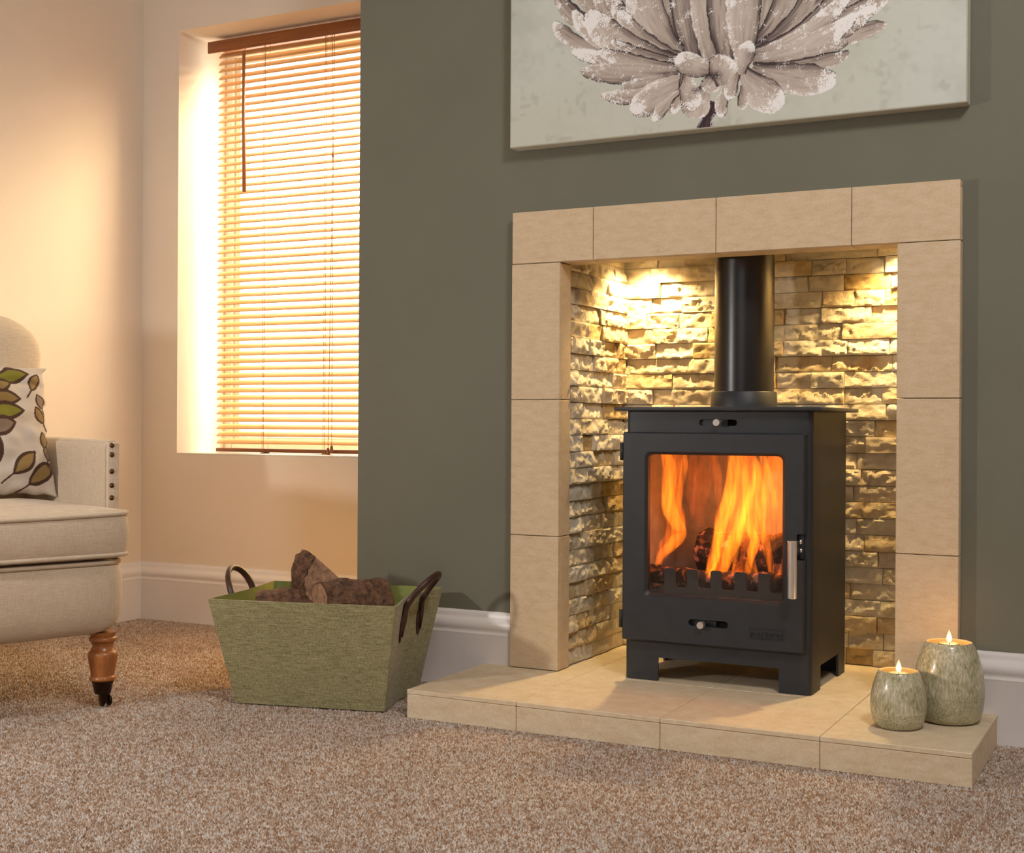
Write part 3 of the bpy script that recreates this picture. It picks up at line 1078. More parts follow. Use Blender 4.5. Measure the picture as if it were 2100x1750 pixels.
FLAMES= [(0.06, [(0.316, 0.295, 0.004), (0.333, 0.323, 0.01), (0.361, 0.351, 0.014), (0.38, 0.371, 0.009), (0.361, 0.392, 0.015), (0.346, 0.425, 0.018), (0.343, 0.468, 0.017), (0.346, 0.511, 0.015), (0.338, 0.549, 0.013), (0.331, 0.586, 0.01), (0.325, 0.619, 0.002)], 1.0), (0.05, [(0.39, 0.376, 0.002), (0.379, 0.4, 0.006), (0.372, 0.421, 0.007), (0.376, 0.47, 0.009), (0.383, 0.512, 0.008), (0.385, 0.544, 0.005), (0.386, 0.571, 0.001)], 1.0), (0.09, [(0.313, 0.292, 0.006), (0.327, 0.336, 0.016), (0.35, 0.381, 0.022), (0.342, 0.445, 0.02), (0.348, 0.511, 0.018), (0.355, 0.565, 0.008), (0.357, 0.587, 0.001)], 0.5), (0.08, [(0.428, 0.251, 0.008), (0.45, 0.3, 0.024), (0.471, 0.365, 0.03), (0.487, 0.429, 0.032), (0.498, 0.493, 0.026), (0.494, 0.546, 0.022), (0.49, 0.588, 0.012), (0.486, 0.609, 0.001)], 0.55), (0.05, [(0.435, 0.252, 0.003), (0.443, 0.287, 0.009), (0.459, 0.335, 0.012), (0.468, 0.388, 0.012), (0.483, 0.452, 0.012), (0.491, 0.515, 0.008), (0.493, 0.556, 0.001)], 1.3), (0.05, [(0.469, 0.257, 0.003), (0.474, 0.289, 0.009), (0.487, 0.336, 0.014), (0.508, 0.39, 0.016), (0.524, 0.442, 0.014), (0.521, 0.494, 0.01), (0.514, 0.546, 0.002)], 1.2), (0.1, [(0.477, 0.257, 0.01), (0.509, 0.312, 0.028), (0.525, 0.376, 0.034), (0.53, 0.44, 0.03), (0.524, 0.503, 0.022), (0.516, 0.546, 0.014), (0.513, 0.588, 0.001)], 0.5), (0.05, [(0.527, 0.266, 0.004), (0.53, 0.307, 0.008), (0.543, 0.36, 0.011), (0.529, 0.391, 0.012), (0.524, 0.422, 0.008), (0.519, 0.473, 0.002)], 1.3), (0.06, [(0.554, 0.261, 0.005), (0.538, 0.307, 0.008), (0.532, 0.338, 0.009), (0.542, 0.37, 0.008), (0.544, 0.411, 0.01), (0.54, 0.463, 0.009), (0.536, 0.515, 0.002)], 1.0), (0.07, [(0.577, 0.261, 0.004), (0.572, 0.308, 0.007), (0.563, 0.349, 0.009), (0.555, 0.411, 0.012), (0.549, 0.474, 0.016), (0.541, 0.52, 0.01), (0.536, 0.541, 0.002)], 0.9), (0.11, [(0.582, 0.336, 0.014), (0.576, 0.388, 0.024), (0.57, 0.451, 0.03), (0.57, 0.504, 0.026), (0.575, 0.557, 0.018), (0.58, 0.599, 0.002)], 0.6), (0.06, [(0.587, 0.434, 0.003), (0.576, 0.475, 0.008), (0.565, 0.511, 0.009), (0.554, 0.547, 0.007), (0.55, 0.578, 0.001)], 1.1), (0.05, [(0.58, 0.269, 0.002), (0.59, 0.285, 0.004), (0.602, 0.306, 0.005), (0.609, 0.342, 0.003), (0.611, 0.363, 0.001)], 0.8), (0.13, [(0.444, 0.403, 0.004), (0.437, 0.457, 0.01), (0.432, 0.5, 0.01), (0.427, 0.533, 0.007), (0.42, 0.576, 0.001)], 0.35), (0.14, [(0.372, 0.4, 0.004), (0.37, 0.455, 0.012), (0.372, 0.51, 0.014), (0.376, 0.554, 0.01), (0.378, 0.587, 0.001)], 0.18), (0.14, [(0.395, 0.379, 0.01), (0.384, 0.422, 0.02), (0.395, 0.477, 0.024), (0.406, 0.532, 0.02), (0.411, 0.587, 0.002)], 0.1), (0.04, [(0.454, 0.262, 0.002), (0.458, 0.315, 0.005), (0.475, 0.379, 0.007), (0.498, 0.442, 0.007), (0.507, 0.505, 0.006), (0.509, 0.546, 0.004), (0.509, 0.578, 0.001)], 1.6), (0.04, [(0.496, 0.275, 0.002), (0.506, 0.338, 0.005), (0.518, 0.401, 0.007), (0.537, 0.464, 0.007), (0.543, 0.506, 0.005), (0.541, 0.537, 0.001)], 1.4), (0.045, [(0.442, 0.255, 0.002), (0.448, 0.282, 0.006), (0.461, 0.315, 0.005), (0.467, 0.346, 0.001)], 2.2)]



def flame_mat(name, col, dens):
    m = bpy.data.materials.new(name)
    m.use_nodes = True
    nt = m.node_tree
    for n in list(nt.nodes):
        if n.type != 'OUTPUT_MATERIAL':
            nt.nodes.remove(n)
    e = nt.nodes.new('ShaderNodeEmission')
    e.inputs[0].default_value = col
    g = nt.nodes.new('ShaderNodeTexCoord')
    nz = noise_node(nt, g.outputs['Object'], 1.0, 2.0, 0.5, (150, 150, 17))
    r = nt.nodes.new('ShaderNodeMapRange')
    r.inputs['From Min'].default_value = .3
    r.inputs['From Max'].default_value = .7
    r.inputs['To Min'].default_value = dens * .02
    r.inputs['To Max'].default_value = dens * 2.0
    nt.links.new(nz, r.inputs['Value'])
    nt.links.new(r.outputs[0], e.inputs[1])
    nt.links.new(e.outputs[0], nt.nodes['Material Output'].inputs['Volume'])
    return m


def flames():
    o0 = (.48, .08, .245)
    t = thing('flames', 'tall orange and yellow flames rising over the logs in the stove', 'flames', o0)
    mats = {}
    for fi, (y, pts, k) in enumerate(FLAMES):
        # resample smoothly
        P = [Vector((x, y, z)) for x, z, r in pts]
        R = [r for x, z, r in pts]
        path, rad = [], []
        for i in range(len(P) - 1):
            a, b_, c, d = P[max(i - 1, 0)], P[i], P[i + 1], P[min(i + 2, len(P) - 1)]
            for q in range(5):
                s = q / 5
                path.append(0.5 * ((2 * b_) + (c - a) * s + (2 * a - 5 * b_ + 4 * c - d) * s * s + (3 * b_ - a - 3 * c + d) * s ** 3))
                rad.append(R[i] + (R[i + 1] - R[i]) * (s * s * (3 - 2 * s)))
        path.append(P[-1])
        rad.append(R[-1])
        # keep below the baffle
        keep = [i for i, p in enumerate(path) if p.z < .592]
        path = [path[i] for i in keep]
        rad = [max(rad[i], .0006) for i in keep]
        if path[-1].z > .57:
            rad[-1] = .0008
        seg = 14
        vs, fs = sweep(path, rad, seg, up=Vector((0, 1, 0)))
        out = []
        for i, v in enumerate(vs):
            c = path[i // seg]
            d = v - c
            nn = mnoise.noise(Vector((v.x * 60 + fi * 7, v.y * 60, v.z * 14)))
            d = d * (1 + .35 * nn)
            d.y *= .8
            out.append(c + d)
        key = round(k, 2)
        if key not in mats:
            g = .11 + .075 * min(k, 1.6)
            mats[key] = flame_mat('flame', (1.0, g, .008, 1), 52 * k)
        mesh_obj('flame', out, fs, mats[key], t, True, o0)
    d = bpy.data.lights.new('fire_glow', 'POINT')
    d.energy = 1.3
    d.color = (1.0, .34, .08)
    d.shadow_soft_size = .05
    o = bpy.data.objects.new('fire_glow', d)
    COL.objects.link(o)
    o.location = (.50, .10, .43)


flames()

# ------------------------------------------------------------------ venetian blind
def wood_mat(name, c1, c2, stretch, rough=0.45, trans=0.0, coords='Object', bump=0.1):
    m, nt, b = new_mat(name)
    p = pos_node(nt, coords)
    f = noise_node(nt, p, 1.0, 5.0, 0.65, stretch)
    c = ramp_node(nt, f, [(0.32, c1), (0.68, c2)])
    nt.links.new(c, b.inputs['Base Color'])
    b.inputs['Roughness'].default_value = rough
    bump_node(nt, b, f, bump, 0.0006)
    if trans:
        tl = nt.nodes.new('ShaderNodeBsdfTranslucent')
        nt.links.new(c, tl.inputs[0])
        mx = nt.nodes.new('ShaderNodeMixShader')
        mx.inputs[0].default_value = trans
        nt.links.new(b.outputs[0], mx.inputs[1])
        nt.links.new(tl.outputs[0], mx.inputs[2])
        nt.links.new(mx.outputs[0], nt.nodes['Material Output'].inputs[0])
    return m


M_slat = wood_mat('honey_wood_slat', lin(230, 186, 130), lin(240, 206, 154), (4, 220, 220), .4, .22)
M_rail = wood_mat('brown_wood_rail', lin(126, 72, 36), lin(152, 92, 50), (4, 160, 160), .4)
M_wand = wood_mat('tan_wood_wand', lin(166, 106, 66), lin(186, 126, 84), (160, 160, 4), .4)
M_cord = mat_plain('tan_cord', lin(196, 150, 92), .8)


def blind():
    BX0, BX1, BY = -1.327, -.512, .560
    o0 = ((BX0 + BX1) / 2, BY, WZ0)
    t = thing('venetian_blind', 'honey wooden venetian blind with tilted slats hanging in the window', 'blind', o0)
    # headrail with valance
    bm = bmesh.new()
    bm_box(bm, BX0 - .028, BX1 + .006, .530, .536, 1.752, 1.788, .0015)
    bm_obj('valance', bm, M_rail, t, 'auto', o0)
    box('headrail', BX0, BX1, .5375, .585, 1.764, 1.786, M_rail, t, .001, 2, o0)
    # slats, tilted down towards the room
    n = 54
    z0, z1 = .5475, 1.748
    tilt = math.radians(31)
    w, th = .0262, .0026
    vs, fs = [], []
    cs = 8
    for x in (BX0 - o0[0], BX1 - o0[0]):
        for top in (0, 1):
            for k in range(cs + 1):
                s = (k / cs - .5) * w
                camb = .0012 * (1 - (2 * s / w) ** 2)
                q = camb + (th if top else 0) - th / 2
                vs.append((x, s * math.cos(tilt) - q * math.sin(tilt), s * math.sin(tilt) + q * math.cos(tilt)))
    m = cs + 1
    for k in range(cs):
        fs.append((k, k + 1, 2 * m + k + 1, 2 * m + k))
        fs.append((m + k, 3 * m + k, 3 * m + k + 1, m + k + 1))
    fs += [(0, 2 * m, 3 * m, m), (cs, m + cs, 3 * m + cs, 2 * m + cs)]
    fs.append(tuple(list(range(cs, -1, -1)) + [m + k for k in range(m)]))
    fs.append(tuple([2 * m + k for k in range(m)] + [3 * m + k for k in range(cs, -1, -1)]))
    first = mesh_obj('slat', vs, fs, M_slat, t, False)
    bmm = bmesh.new()
    bmm.from_mesh(first.data)
    bmesh.ops.recalc_face_normals(bmm, faces=bmm.faces[:])
    bmm.to_mesh(first.data)
    bmm.free()
    first.location = (0, 0, z0 - WZ0)
    r = random.Random(4)
    for i in range(1, n):
        c = first.copy()
        COL.objects.link(c)
        c.parent = t
        c.location = (0, 0, z0 + (z1 - z0) * i / (n - 1) - WZ0)
        c.rotation_euler = (r.uniform(-.03, .03) + max(0, (i - (n - 14)) / 14) ** 1.5 * .30, 0, 0)
    box('bottom_rail', BX0 - .002, BX1 + .002, BY - .012, BY + .013, .5150, .5265, M_rail, t, .002, 2, o0)
    # ladder cords, front and back
    for x in (-1.148, -.922, -.60):
        for y in (BY - .0145, BY + .0145):
            tube('ladder_cord', [(x, y, .5205), (x, y, 1.766)], .0007, M_cord, t, 6, origin=o0)
        tube('lift_cord', [(x + .006, BY - .0150, .5205), (x + .006, BY - .0150, 1.766)], .0008, M_cord, t, 6, origin=o0)
        box('cord_clip', x - .006, x + .008, BY - .016, BY + .014, .5095, .5145, M_rail, t, .001, 2, o0)
    # tilt wand
    wd = tube('tilt_wand', [(-1.206, .5210, 1.738), (-1.205, .5195, 1.55), (-1.200, .5190, 1.309)], [.0048, .0054, .0060], M_wand, t, 8, origin=o0)
    tube('wand_hook', [(-1.2015, .528, 1.757), (-1.203, .524, 1.747), (-1.206, .521, 1.737)], .0012, M_cord, wd, 6, origin=o0)
    # pull cords with a knot and small acorns
    for dx in (-.0035, .0035):
        tube('pull_cord', [(-.880 + dx, .527, 1.757), (-.8790 + dx * .3, .5265, 1.392), (-.8840 + dx * 1.8, .526, .537)], .0009, M_cord, t, 6, origin=o0)
        lathe('acorn', [(0.0001, .022), (.003, .022), (.0045, .016), (.0055, .004), (.005, 0), (0.0001, 0)], M_rail, t, 12,
              (-.8840 + dx * 1.8 - o0[0], .526 - o0[1], .514 + dx - o0[2]))
    vs, fs = sweep([(-.879, .5265, 1.386), (-.879, .5265, 1.390), (-.879, .5265, 1.395), (-.879, .5265, 1.399)], [.001, .004, .004, .001], 8)
    mesh_obj('cord_knot', vs, fs, M_cord, t, True, o0)


blind()

# ------------------------------------------------------------------ canvas with a painted flower
def canvas():
    CX0, CX1, CZ0, CZ1, D = -.0029, .9818, 1.2275, 1.905, .040
    step = .0014
    nx = int((CX1 - CX0 - .006) / step)
    nz = int((CZ1 - CZ0 - .006) / step)
    x = np.linspace(CX0 + .003, CX1 - .003, nx + 1)
    z = np.linspace(CZ0 + .003, CZ1 - .003, nz + 1)
    X, Z = np.meshgrid(x, z)
    shp = X.shape
    rgb = np.zeros(shp + (3,))
    n1 = vnoise(X * 9, Z * 9, 1) * .5 + vnoise(X * 26, Z * 26, 2) * .3 + vnoise(X * 90, Z * 90, 3) * .2
    bgA, bgB, bgC = np.array([199, 204, 198.]), np.array([187, 192, 185.]), np.array([194, 195, 181.])
    rgb[:] = bgA + (bgB - bgA) * np.clip((n1 - .35) * 3, 0, 1)[..., None]
    n2 = np.clip((vnoise(X * 4, Z * 4, 5) - .45) * 2.5, 0, 1)
    rgb += (bgC - rgb) * (n2 * .6)[..., None]
    blot = np.clip((vnoise(X * 34, Z * 34, 6) * .6 + vnoise(X * 110, Z * 110, 7) * .4 - .66) * 5, 0, 1)
    rgb -= blot[..., None] * 12
    grain = rng.uniform(0, 1, shp)
    g2 = vnoise(X * 520, Z * 520, 8)
    grain = .55 * grain + .45 * g2

    def petal(P, W, tone, wh, side, stem=False):
        b0, b1, b2 = (np.array(P[i:i + 2]) for i in (0, 2, 4))
        ts = np.linspace(0, 1, 48)
        C = ((1 - ts) ** 2)[:, None] * b0 + (2 * ts * (1 - ts))[:, None] * b1 + (ts ** 2)[:, None] * b2
        T = (2 * (1 - ts))[:, None] * (b1 - b0) + (2 * ts)[:, None] * (b2 - b1)
        T /= np.linalg.norm(T, axis=1)[:, None] + 1e-9
        lo = C.min(0) - W
        hi = C.max(0) + W
        i0, i1 = np.searchsorted(x, (lo[0], hi[0]))
        j0, j1 = np.searchsorted(z, (lo[1], hi[1]))
        if i1 <= i0 or j1 <= j0:
            return
        xs, zs = X[j0:j1, i0:i1], Z[j0:j1, i0:i1]
        wob = (vnoise(xs * 70, zs * 70, int(W * 1e5)) - .5) * .0045
        best = np.full(xs.shape, 1e9)
        bt = np.zeros(xs.shape)
        sd = np.zeros(xs.shape)
        for k in range(48):
            dx, dz = xs - C[k, 0], zs - C[k, 1]
            dd = dx * dx + dz * dz
            q = dd < best
            best = np.where(q, dd, best)
            bt = np.where(q, ts[k], bt)
            sd = np.where(q, T[k, 0] * dz - T[k, 1] * dx, sd)
        if stem:
            prof = np.ones_like(bt) * .5 * (1 + .2 * np.sin(bt * 9))
        else:
            prof = .5 * np.where(bt < .62, .42 + .58 * np.sin(np.clip(bt / .62, 0, 1) * np.pi / 2), np.sqrt(np.clip(1 - ((bt - .62) / .38) ** 2, 0, 1)))
        hw = W * prof + wob
        d = np.sqrt(best)
        over = (d < np.maximum(hw, 0))
        # do not spill past the base
        along0 = (xs - C[0, 0]) * T[0, 0] + (zs - C[0, 1]) * T[0, 1]
        over &= along0 > -.004
        s = np.clip(sd / np.maximum(W * prof, 1e-4), -1, 1) * side
        streak = vnoise(s * 7 + 40 * W, bt * 5 + W * 900, 21) * .6 + vnoise(s * 19, bt * 11 + W * 400, 22) * .4
        if stem:
            col = np.array([62, 48, 52.]) + (streak[..., None] - .5) * 50
            edge = (np.abs(s) > .72) & (grain[j0:j1, i0:i1] > .45)
            col = np.where(edge[..., None], np.array([176, 172, 190.]), col)
        else:
            dark, mid, light = np.array([78, 67, 68.]), np.array([170, 158, 149.]), np.array([208, 199, 192.])
            sh = tone + .08 + .24 * s + .5 * (streak - .5) - .75 * np.clip(.35 - bt, 0, 1) - 1.3 * np.clip(-s - .62, 0, 1) * (1.15 - bt)
            sh = np.clip(sh, 0, 1)[..., None]
            col = np.where(sh < .5, dark + (mid - dark) * sh * 2, mid + (light - mid) * (sh - .5) * 2)
            gr = grain[j0:j1, i0:i1]
            patch = vnoise(xs * 60, zs * 60, 31) * .6 + vnoise(xs * 150, zs * 150, 32) * .4
            chalk = wh * (np.clip((bt - .5) / .42, 0, 1) ** 1.3 + .55 * np.clip((s - .35) * 1.6, 0, 1)) + 1.3 * (patch - .54)
            on = gr < np.clip(chalk, 0, .97)
            col = np.where(on[..., None], np.array([240, 239, 240.]) - gr[..., None] * 10, col)
            line = (hw - d < .0022) & (grain[j0:j1, i0:i1] > .35)
            col = np.where((line & (s < .2))[..., None], col * .5, col)
        reg = rgb[j0:j1, i0:i1]
        reg[over] = col[over]

    st = STEM
    petal([st[0][0], st[0][1], st[1][0], st[1][1], st[2][0] - .002, st[2][1] - .01], .030, 0, 0, 1, True)
    for q in PETALS:
        petal(q[:6], q[6] * (1.42 if q[6] > .043 else 1.2), q[7], q[8], q[9])
    # dark gaps where the petals meet
    for (gx, gz, rr, k) in ((.478, 1.337, .016, .75), (.437, 1.310, .010, .6), (.370, 1.352, .012, .35), (.560, 1.370, .018, .3)):
        m = np.exp(-(((X - gx) / rr) ** 2 + ((Z - gz) / (rr * .6)) ** 2)) * k
        rgb += (np.array([52, 40, 44.]) - rgb) * (m * (grain > .25))[..., None]

    o0 = ((CX0 + CX1) / 2, -.001, CZ0)
    t = thing('canvas_picture', 'box canvas of a pale taupe chrysanthemum on sage grey above the fireplace', 'picture', o0)
    nv = (nx + 1) * (nz + 1)
    vx = np.zeros((nv, 3), np.float32)
    vx[:, 0] = X.ravel() - o0[0]
    vx[:, 1] = -D - o0[1] - .0003
    vx[:, 2] = Z.ravel() - o0[2]
    ii = (np.arange(nz)[:, None] * (nx + 1) + np.arange(nx)[None]).ravel()
    f = np.stack([ii, ii + 1, ii + nx + 2, ii + nx + 1], 1).astype(np.int32)
    me = bpy.data.meshes.new('painted_face')
    me.vertices.add(nv)
    me.vertices.foreach_set('co', vx.ravel())
    me.loops.add(f.size)
    me.loops.foreach_set('vertex_index', f.ravel())
    me.polygons.add(len(f))
    me.polygons.foreach_set('loop_start', (np.arange(len(f)) * 4).astype(np.int32))
    me.update(calc_edges=True)
    set_color(me, srgb2lin(rgb.reshape(-1, 3) / 255.0))
    link_mesh('painted_face', me, mat_paint('painted_canvas', .75, 900., .25), t)
    M_cv = mat_fabric('canvas_edge', lin(176, 176, 160), lin(192, 192, 176), 1200., .2, .3, 'Position')
    box('stretched_frame', CX0, CX1, -D, -.0015, CZ0, CZ1, M_cv, t, .0028, 3, o0)


canvas()

# ------------------------------------------------------------------ candle pots on the hearth
def pot_mat(split):
    m, nt, b = new_mat('mottled_green_stone')
    p = pos_node(nt, 'Object')
    a = noise_node(nt, p, 1.0, 3.0, 0.7, (260, 260, 70))
    c = noise_node(nt, p, 340.0, 3.0, 0.7)
    w = noise_node(nt, p, 26.0, 3.0, 0.6)
    sp = nt.nodes.new('ShaderNodeSeparateXYZ')
    nt.links.new(p, sp.inputs[0])
    low = math_node(nt, 'LESS_THAN', sp.outputs['Z'], split)
    mixf = nt.nodes.new('ShaderNodeMix')
    mixf.data_type = 'FLOAT'
    nt.links.new(low, mixf.inputs[0])
    nt.links.new(a, mixf.inputs[2])
    nt.links.new(c, mixf.inputs[3])
    s = math_node(nt, 'ADD', math_node(nt, 'MULTIPLY', mixf.outputs[0], .65), math_node(nt, 'MULTIPLY', w, .35))
    s = math_node(nt, 'SUBTRACT', s, math_node(nt, 'MULTIPLY', low, .035))
    nt.links.new(ramp_node(nt, s, [(0.34, lin(122, 118, 78)), (0.48, lin(172, 167, 136)), (0.63, lin(214, 207, 184))]), b.inputs['Base Color'])
    b.inputs['Roughness'].default_value = .28
    b.inputs['Coat Weight'].default_value = .35
    b.inputs['Coat Roughness'].default_value = .12
    bump_node(nt, b, mixf.outputs[0], .08, .0006)
    return m


M_wax, nt, b = new_mat('candle_wax')
b.inputs['Base Color'].default_value = lin(246, 226, 180)
b.inputs['Roughness'].default_value = .4
b.inputs['Subsurface Weight'].default_value = .3
b.inputs['Subsurface Radius'].default_value = (.01, .006, .003)
M_inside = mat_plain('pale_glazed_inside', lin(214, 196, 150), .5)
M_foil = mat_plain('tea_light_cup', lin(200, 198, 192), .3, 1.0)
M_wick = mat_plain('burnt_wick', lin(30, 22, 18), .9)
M_cflame = bpy.data.materials.new('candle_flame')
M_cflame.use_nodes = True
nt = M_cflame.node_tree
for nn in list(nt.nodes):
    if nn.type != 'OUTPUT_MATERIAL':
        nt.nodes.remove(nn)
e = nt.nodes.new('ShaderNodeEmission')
e.inputs[0].default_value = (1.0, .62, .22, 1)
e.inputs[1].default_value = 520.0
nt.links.new(e.outputs[0], nt.nodes['Material Output'].inputs['Volume'])


def pot(loc, prof_out, wall, hrim, label, clabel, cz, split, pw):  # noqa
    t = thing('candle_holder', label, 'candle holder', loc, 0, 'stone candle holders on the hearth')
    inner = [(max(r - wall, .0002), z) for r, z in reversed(prof_out) if z > hrim * .62]
    inner[0] = (prof_out[-1][0] - wall * .75, hrim - .0015)
    inner += [(inner[-1][0] - .004, hrim * .60), (0.0002, hrim * .60)]
    lathe('bowl', [(0.0002, 0)] + prof_out, pot_mat(split), t, 56)
    lathe('inside', [prof_out[-1]] + inner, M_inside, t, 56)
    zb = hrim * .60
    c = thing('tea_light', clabel, 'candle', (loc[0], loc[1], loc[2] + zb + .0005), 0, 'lit tea lights')
    rr = .0185
    lathe('cup', [(0.0002, 0), (rr, 0), (rr, cz), (rr - .0006, cz), (rr - .0006, cz - .003)], M_foil, c, 32)
    lathe('wax', [(rr - .0008, .0008), (rr - .0008, cz - .003), (rr * .6, cz - .0034), (0.0002, cz - .0036)], M_wax, c, 32)
    tube('wick', [(0, 0, cz - .0036), (.0005, 0, cz + .004)], [.0009, .0007], M_wick, c, 6)
    fz = cz + .0015
    fh = .024
    pr = []
    for k in range(15):
        s = k / 14
        pr.append((max(.0002, .0056 * math.sin(math.pi * min(1, (s * .98 + .02)) ** .62) ** .9 * (1 - .25 * s)), fz + s * fh))
    lathe('candle_flame', pr, M_cflame, c, 20, smooth=True)
    d = bpy.data.lights.new('candle_glow', 'POINT')
    d.energy = pw
    d.color = (1.0, .50, .15)
    d.shadow_soft_size = .004
    o = bpy.data.objects.new('candle_glow', d)
    COL.objects.link(o)
    o.location = (loc[0], loc[1], loc[2] + zb + fz + .012)


hs = .1035
small = [(.034, .0), (.0405, .003), (.0455, .012), (.0490, .026), (.0505, .042), (.0495, .058), (.0455, .078), (.0405, .093), (.0372, .1005), (.0358, hs - .0006), (.0345, hs)]
pot((.893, -.213, HH), small, .005, hs, 'small mottled green stone candle holder at the front of the hearth', 'lit tea light inside the small stone candle holder', .036, .030, .06)
hb = .1480
bigp = [(.040, .0), (.0500, .003), (.0560, .011), (.0595, .026), (.0618, .046), (.0620, .066), (.0600, .088), (.0550, .112), (.0490, .131), (.0445, .1415), (.0418, hb - .0012), (.0400, hb)]
pot((.9665, -.116, HH), [(r * 1.03, z) for r, z in bigp], .006, hb, 'large mottled green stone candle holder behind the small one', 'lit tea light inside the large stone candle holder', .056, .052, .11)

# ------------------------------------------------------------------ log basket
M_tweed = mat_fabric('green_tweed', lin(97, 92, 58), lin(176, 170, 128), 640., .5, .25)
M_lining = mat_noise('green_lining', lin(118, 128, 62), lin(130, 139, 70), 40., .7, .2, .001, 30., coords='Object')
M_leather = mat_noise('dark_brown_leather', lin(48, 28, 20), lin(66, 40, 28), 90., .42, .2, .0006, 400., coords='Object')


def basket():
    t = thing('log_basket', 'green tweed log basket with dark leather handles beside the hearth', 'basket', (-.3265, -.2675, 0), math.radians(13.4))
    bw, bd, tw, td, H = .338 / 2, .235 / 2, .418 / 2, .343 / 2, .229
    nz, nsd = 10, 16

    def ring(s, inset, z):
        w = bw + (tw - bw) * s - inset
        d = bd + (td - bd) * s - inset
        out = []
        for k in range(nsd):       # front
            a = k / nsd
            out.append((-w + 2 * w * a, -d - .003 * math.sin(math.pi * a) * s, z))
        for k in range(nsd):       # right, folded inwards along its middle
            a = k / nsd
            dent = .028 * max(0, 1 - abs(a - .5) * 2.2) * (.35 + .65 * s)
            out.append((w - dent, -d + 2 * d * a, z))
        for k in range(nsd):
            a = k / nsd
            out.append((w - 2 * w * a, d, z))
        for k in range(nsd):
            a = k / nsd
            dent = .010 * max(0, 1 - abs(a - .5) * 2.2) * (.35 + .65 * s)
            out.append((-w + dent, d - 2 * d * a, z))
        return out
    n = nsd * 4
    rings = [ring(j / nz, 0, .0006 + H * j / nz) for j in range(nz + 1)]
    rings.append(ring(1, .0035, H + .0012))
    vs = [p for r in rings for p in r]
    fs = [(i * n + k, i * n + (k + 1) % n, (i + 1) * n + (k + 1) % n, (i + 1) * n + k) for i in range(len(rings) - 1) for k in range(n)]
    fs.append(tuple(reversed(range(n))))
    o = mesh_obj('body', vs, fs, M_tweed, t, True)
    o.data.set_sharp_from_angle(angle=math.radians(30))
    rings = []
    for j in range(nz, -1, -1):
        rg = ring(j / nz, .0045, .004 + (H - .003) * j / nz)
        rings.append([(x + .003 * mnoise.noise(Vector((x * 22, y * 22, z * 18))), y + .003 * mnoise.noise(Vector((x * 22 + 5, y * 22, z * 18))), z) if 0 < j < nz else (x, y, z) for x, y, z in rg])
    vs = [p for r in rings for p in r]
    fs = [(i * n + k, (i + 1) * n + k, (i + 1) * n + (k + 1) % n, i * n + (k + 1) % n) for i in range(len(rings) - 1) for k in range(n)]
    fs.append(tuple(range(len(rings) * n - n, len(rings) * n)))
    mesh_obj('lining', vs, fs, M_lining, t, True)
    # leather handles
    for sgn in (1, -1):
        def side(y, z, off):
            s = z / H
            dd = bd + (td - bd) * s
            dent = (.028 if sgn > 0 else .010) * max(0, 1 - abs(y / dd) * 1.1) * (.35 + .65 * s)
            return (sgn * (bw + (tw - bw) * s + off - dent), y, z)
        hy = .062
        path = [side(-hy - .004, .150, .002), side(-hy, .182, .004), side(-hy + .004, .205, .006)]
        for k in range(13):
            a = math.pi * k / 12
            path.append((side(hy, .212, .007)[0] + sgn * (.050 if sgn > 0 else .030) * math.sin(a), -(hy - .006) * math.cos(a) + .006 * math.sin(a), .216 + .062 * math.sin(a) ** .8))
        path += [side(hy - .004, .205, .006), side(hy, .182, .004), side(hy + .004, .150, .002)]
        rad = [.0046, .0066, .0056] + [.0060] * 13 + [.0056, .0066, .0046]
        h = tube('handle', path, rad, M_leather, t, 10, flat=1.25)
        for q in (-1, 1):
            # stitched teardrop patch
            ring_, fs2 = [], []
            for k in range(20):
                a = 2 * math.pi * k / 20
                yy = .0125 * math.sin(a) * (1 - .35 * math.cos(a))
                zz = .166 + .030 * -math.cos(a)
                ring_.append(side(q * (hy + .001) + yy, zz, .0012))
            top = [(p[0] + sgn * .0028, q * (hy + .001) + (p[1] - q * (hy + .001)) * .85, .166 + (p[2] - .166) * .92) for p in ring_]
            loft('handle_patch', [ring_, top], M_leather, h, True)


basket()

M_bark = mat_noise('rough_bark', lin(48, 31, 24), lin(128, 92, 66), 75., .9, 1.0, .006, 110., coords='Object')
M_split = mat_noise('split_wood', lin(122, 88, 68), lin(190, 150, 118), 1.0, .8, .6, .002, 1.0, (22, 70, 70), coords='Object')


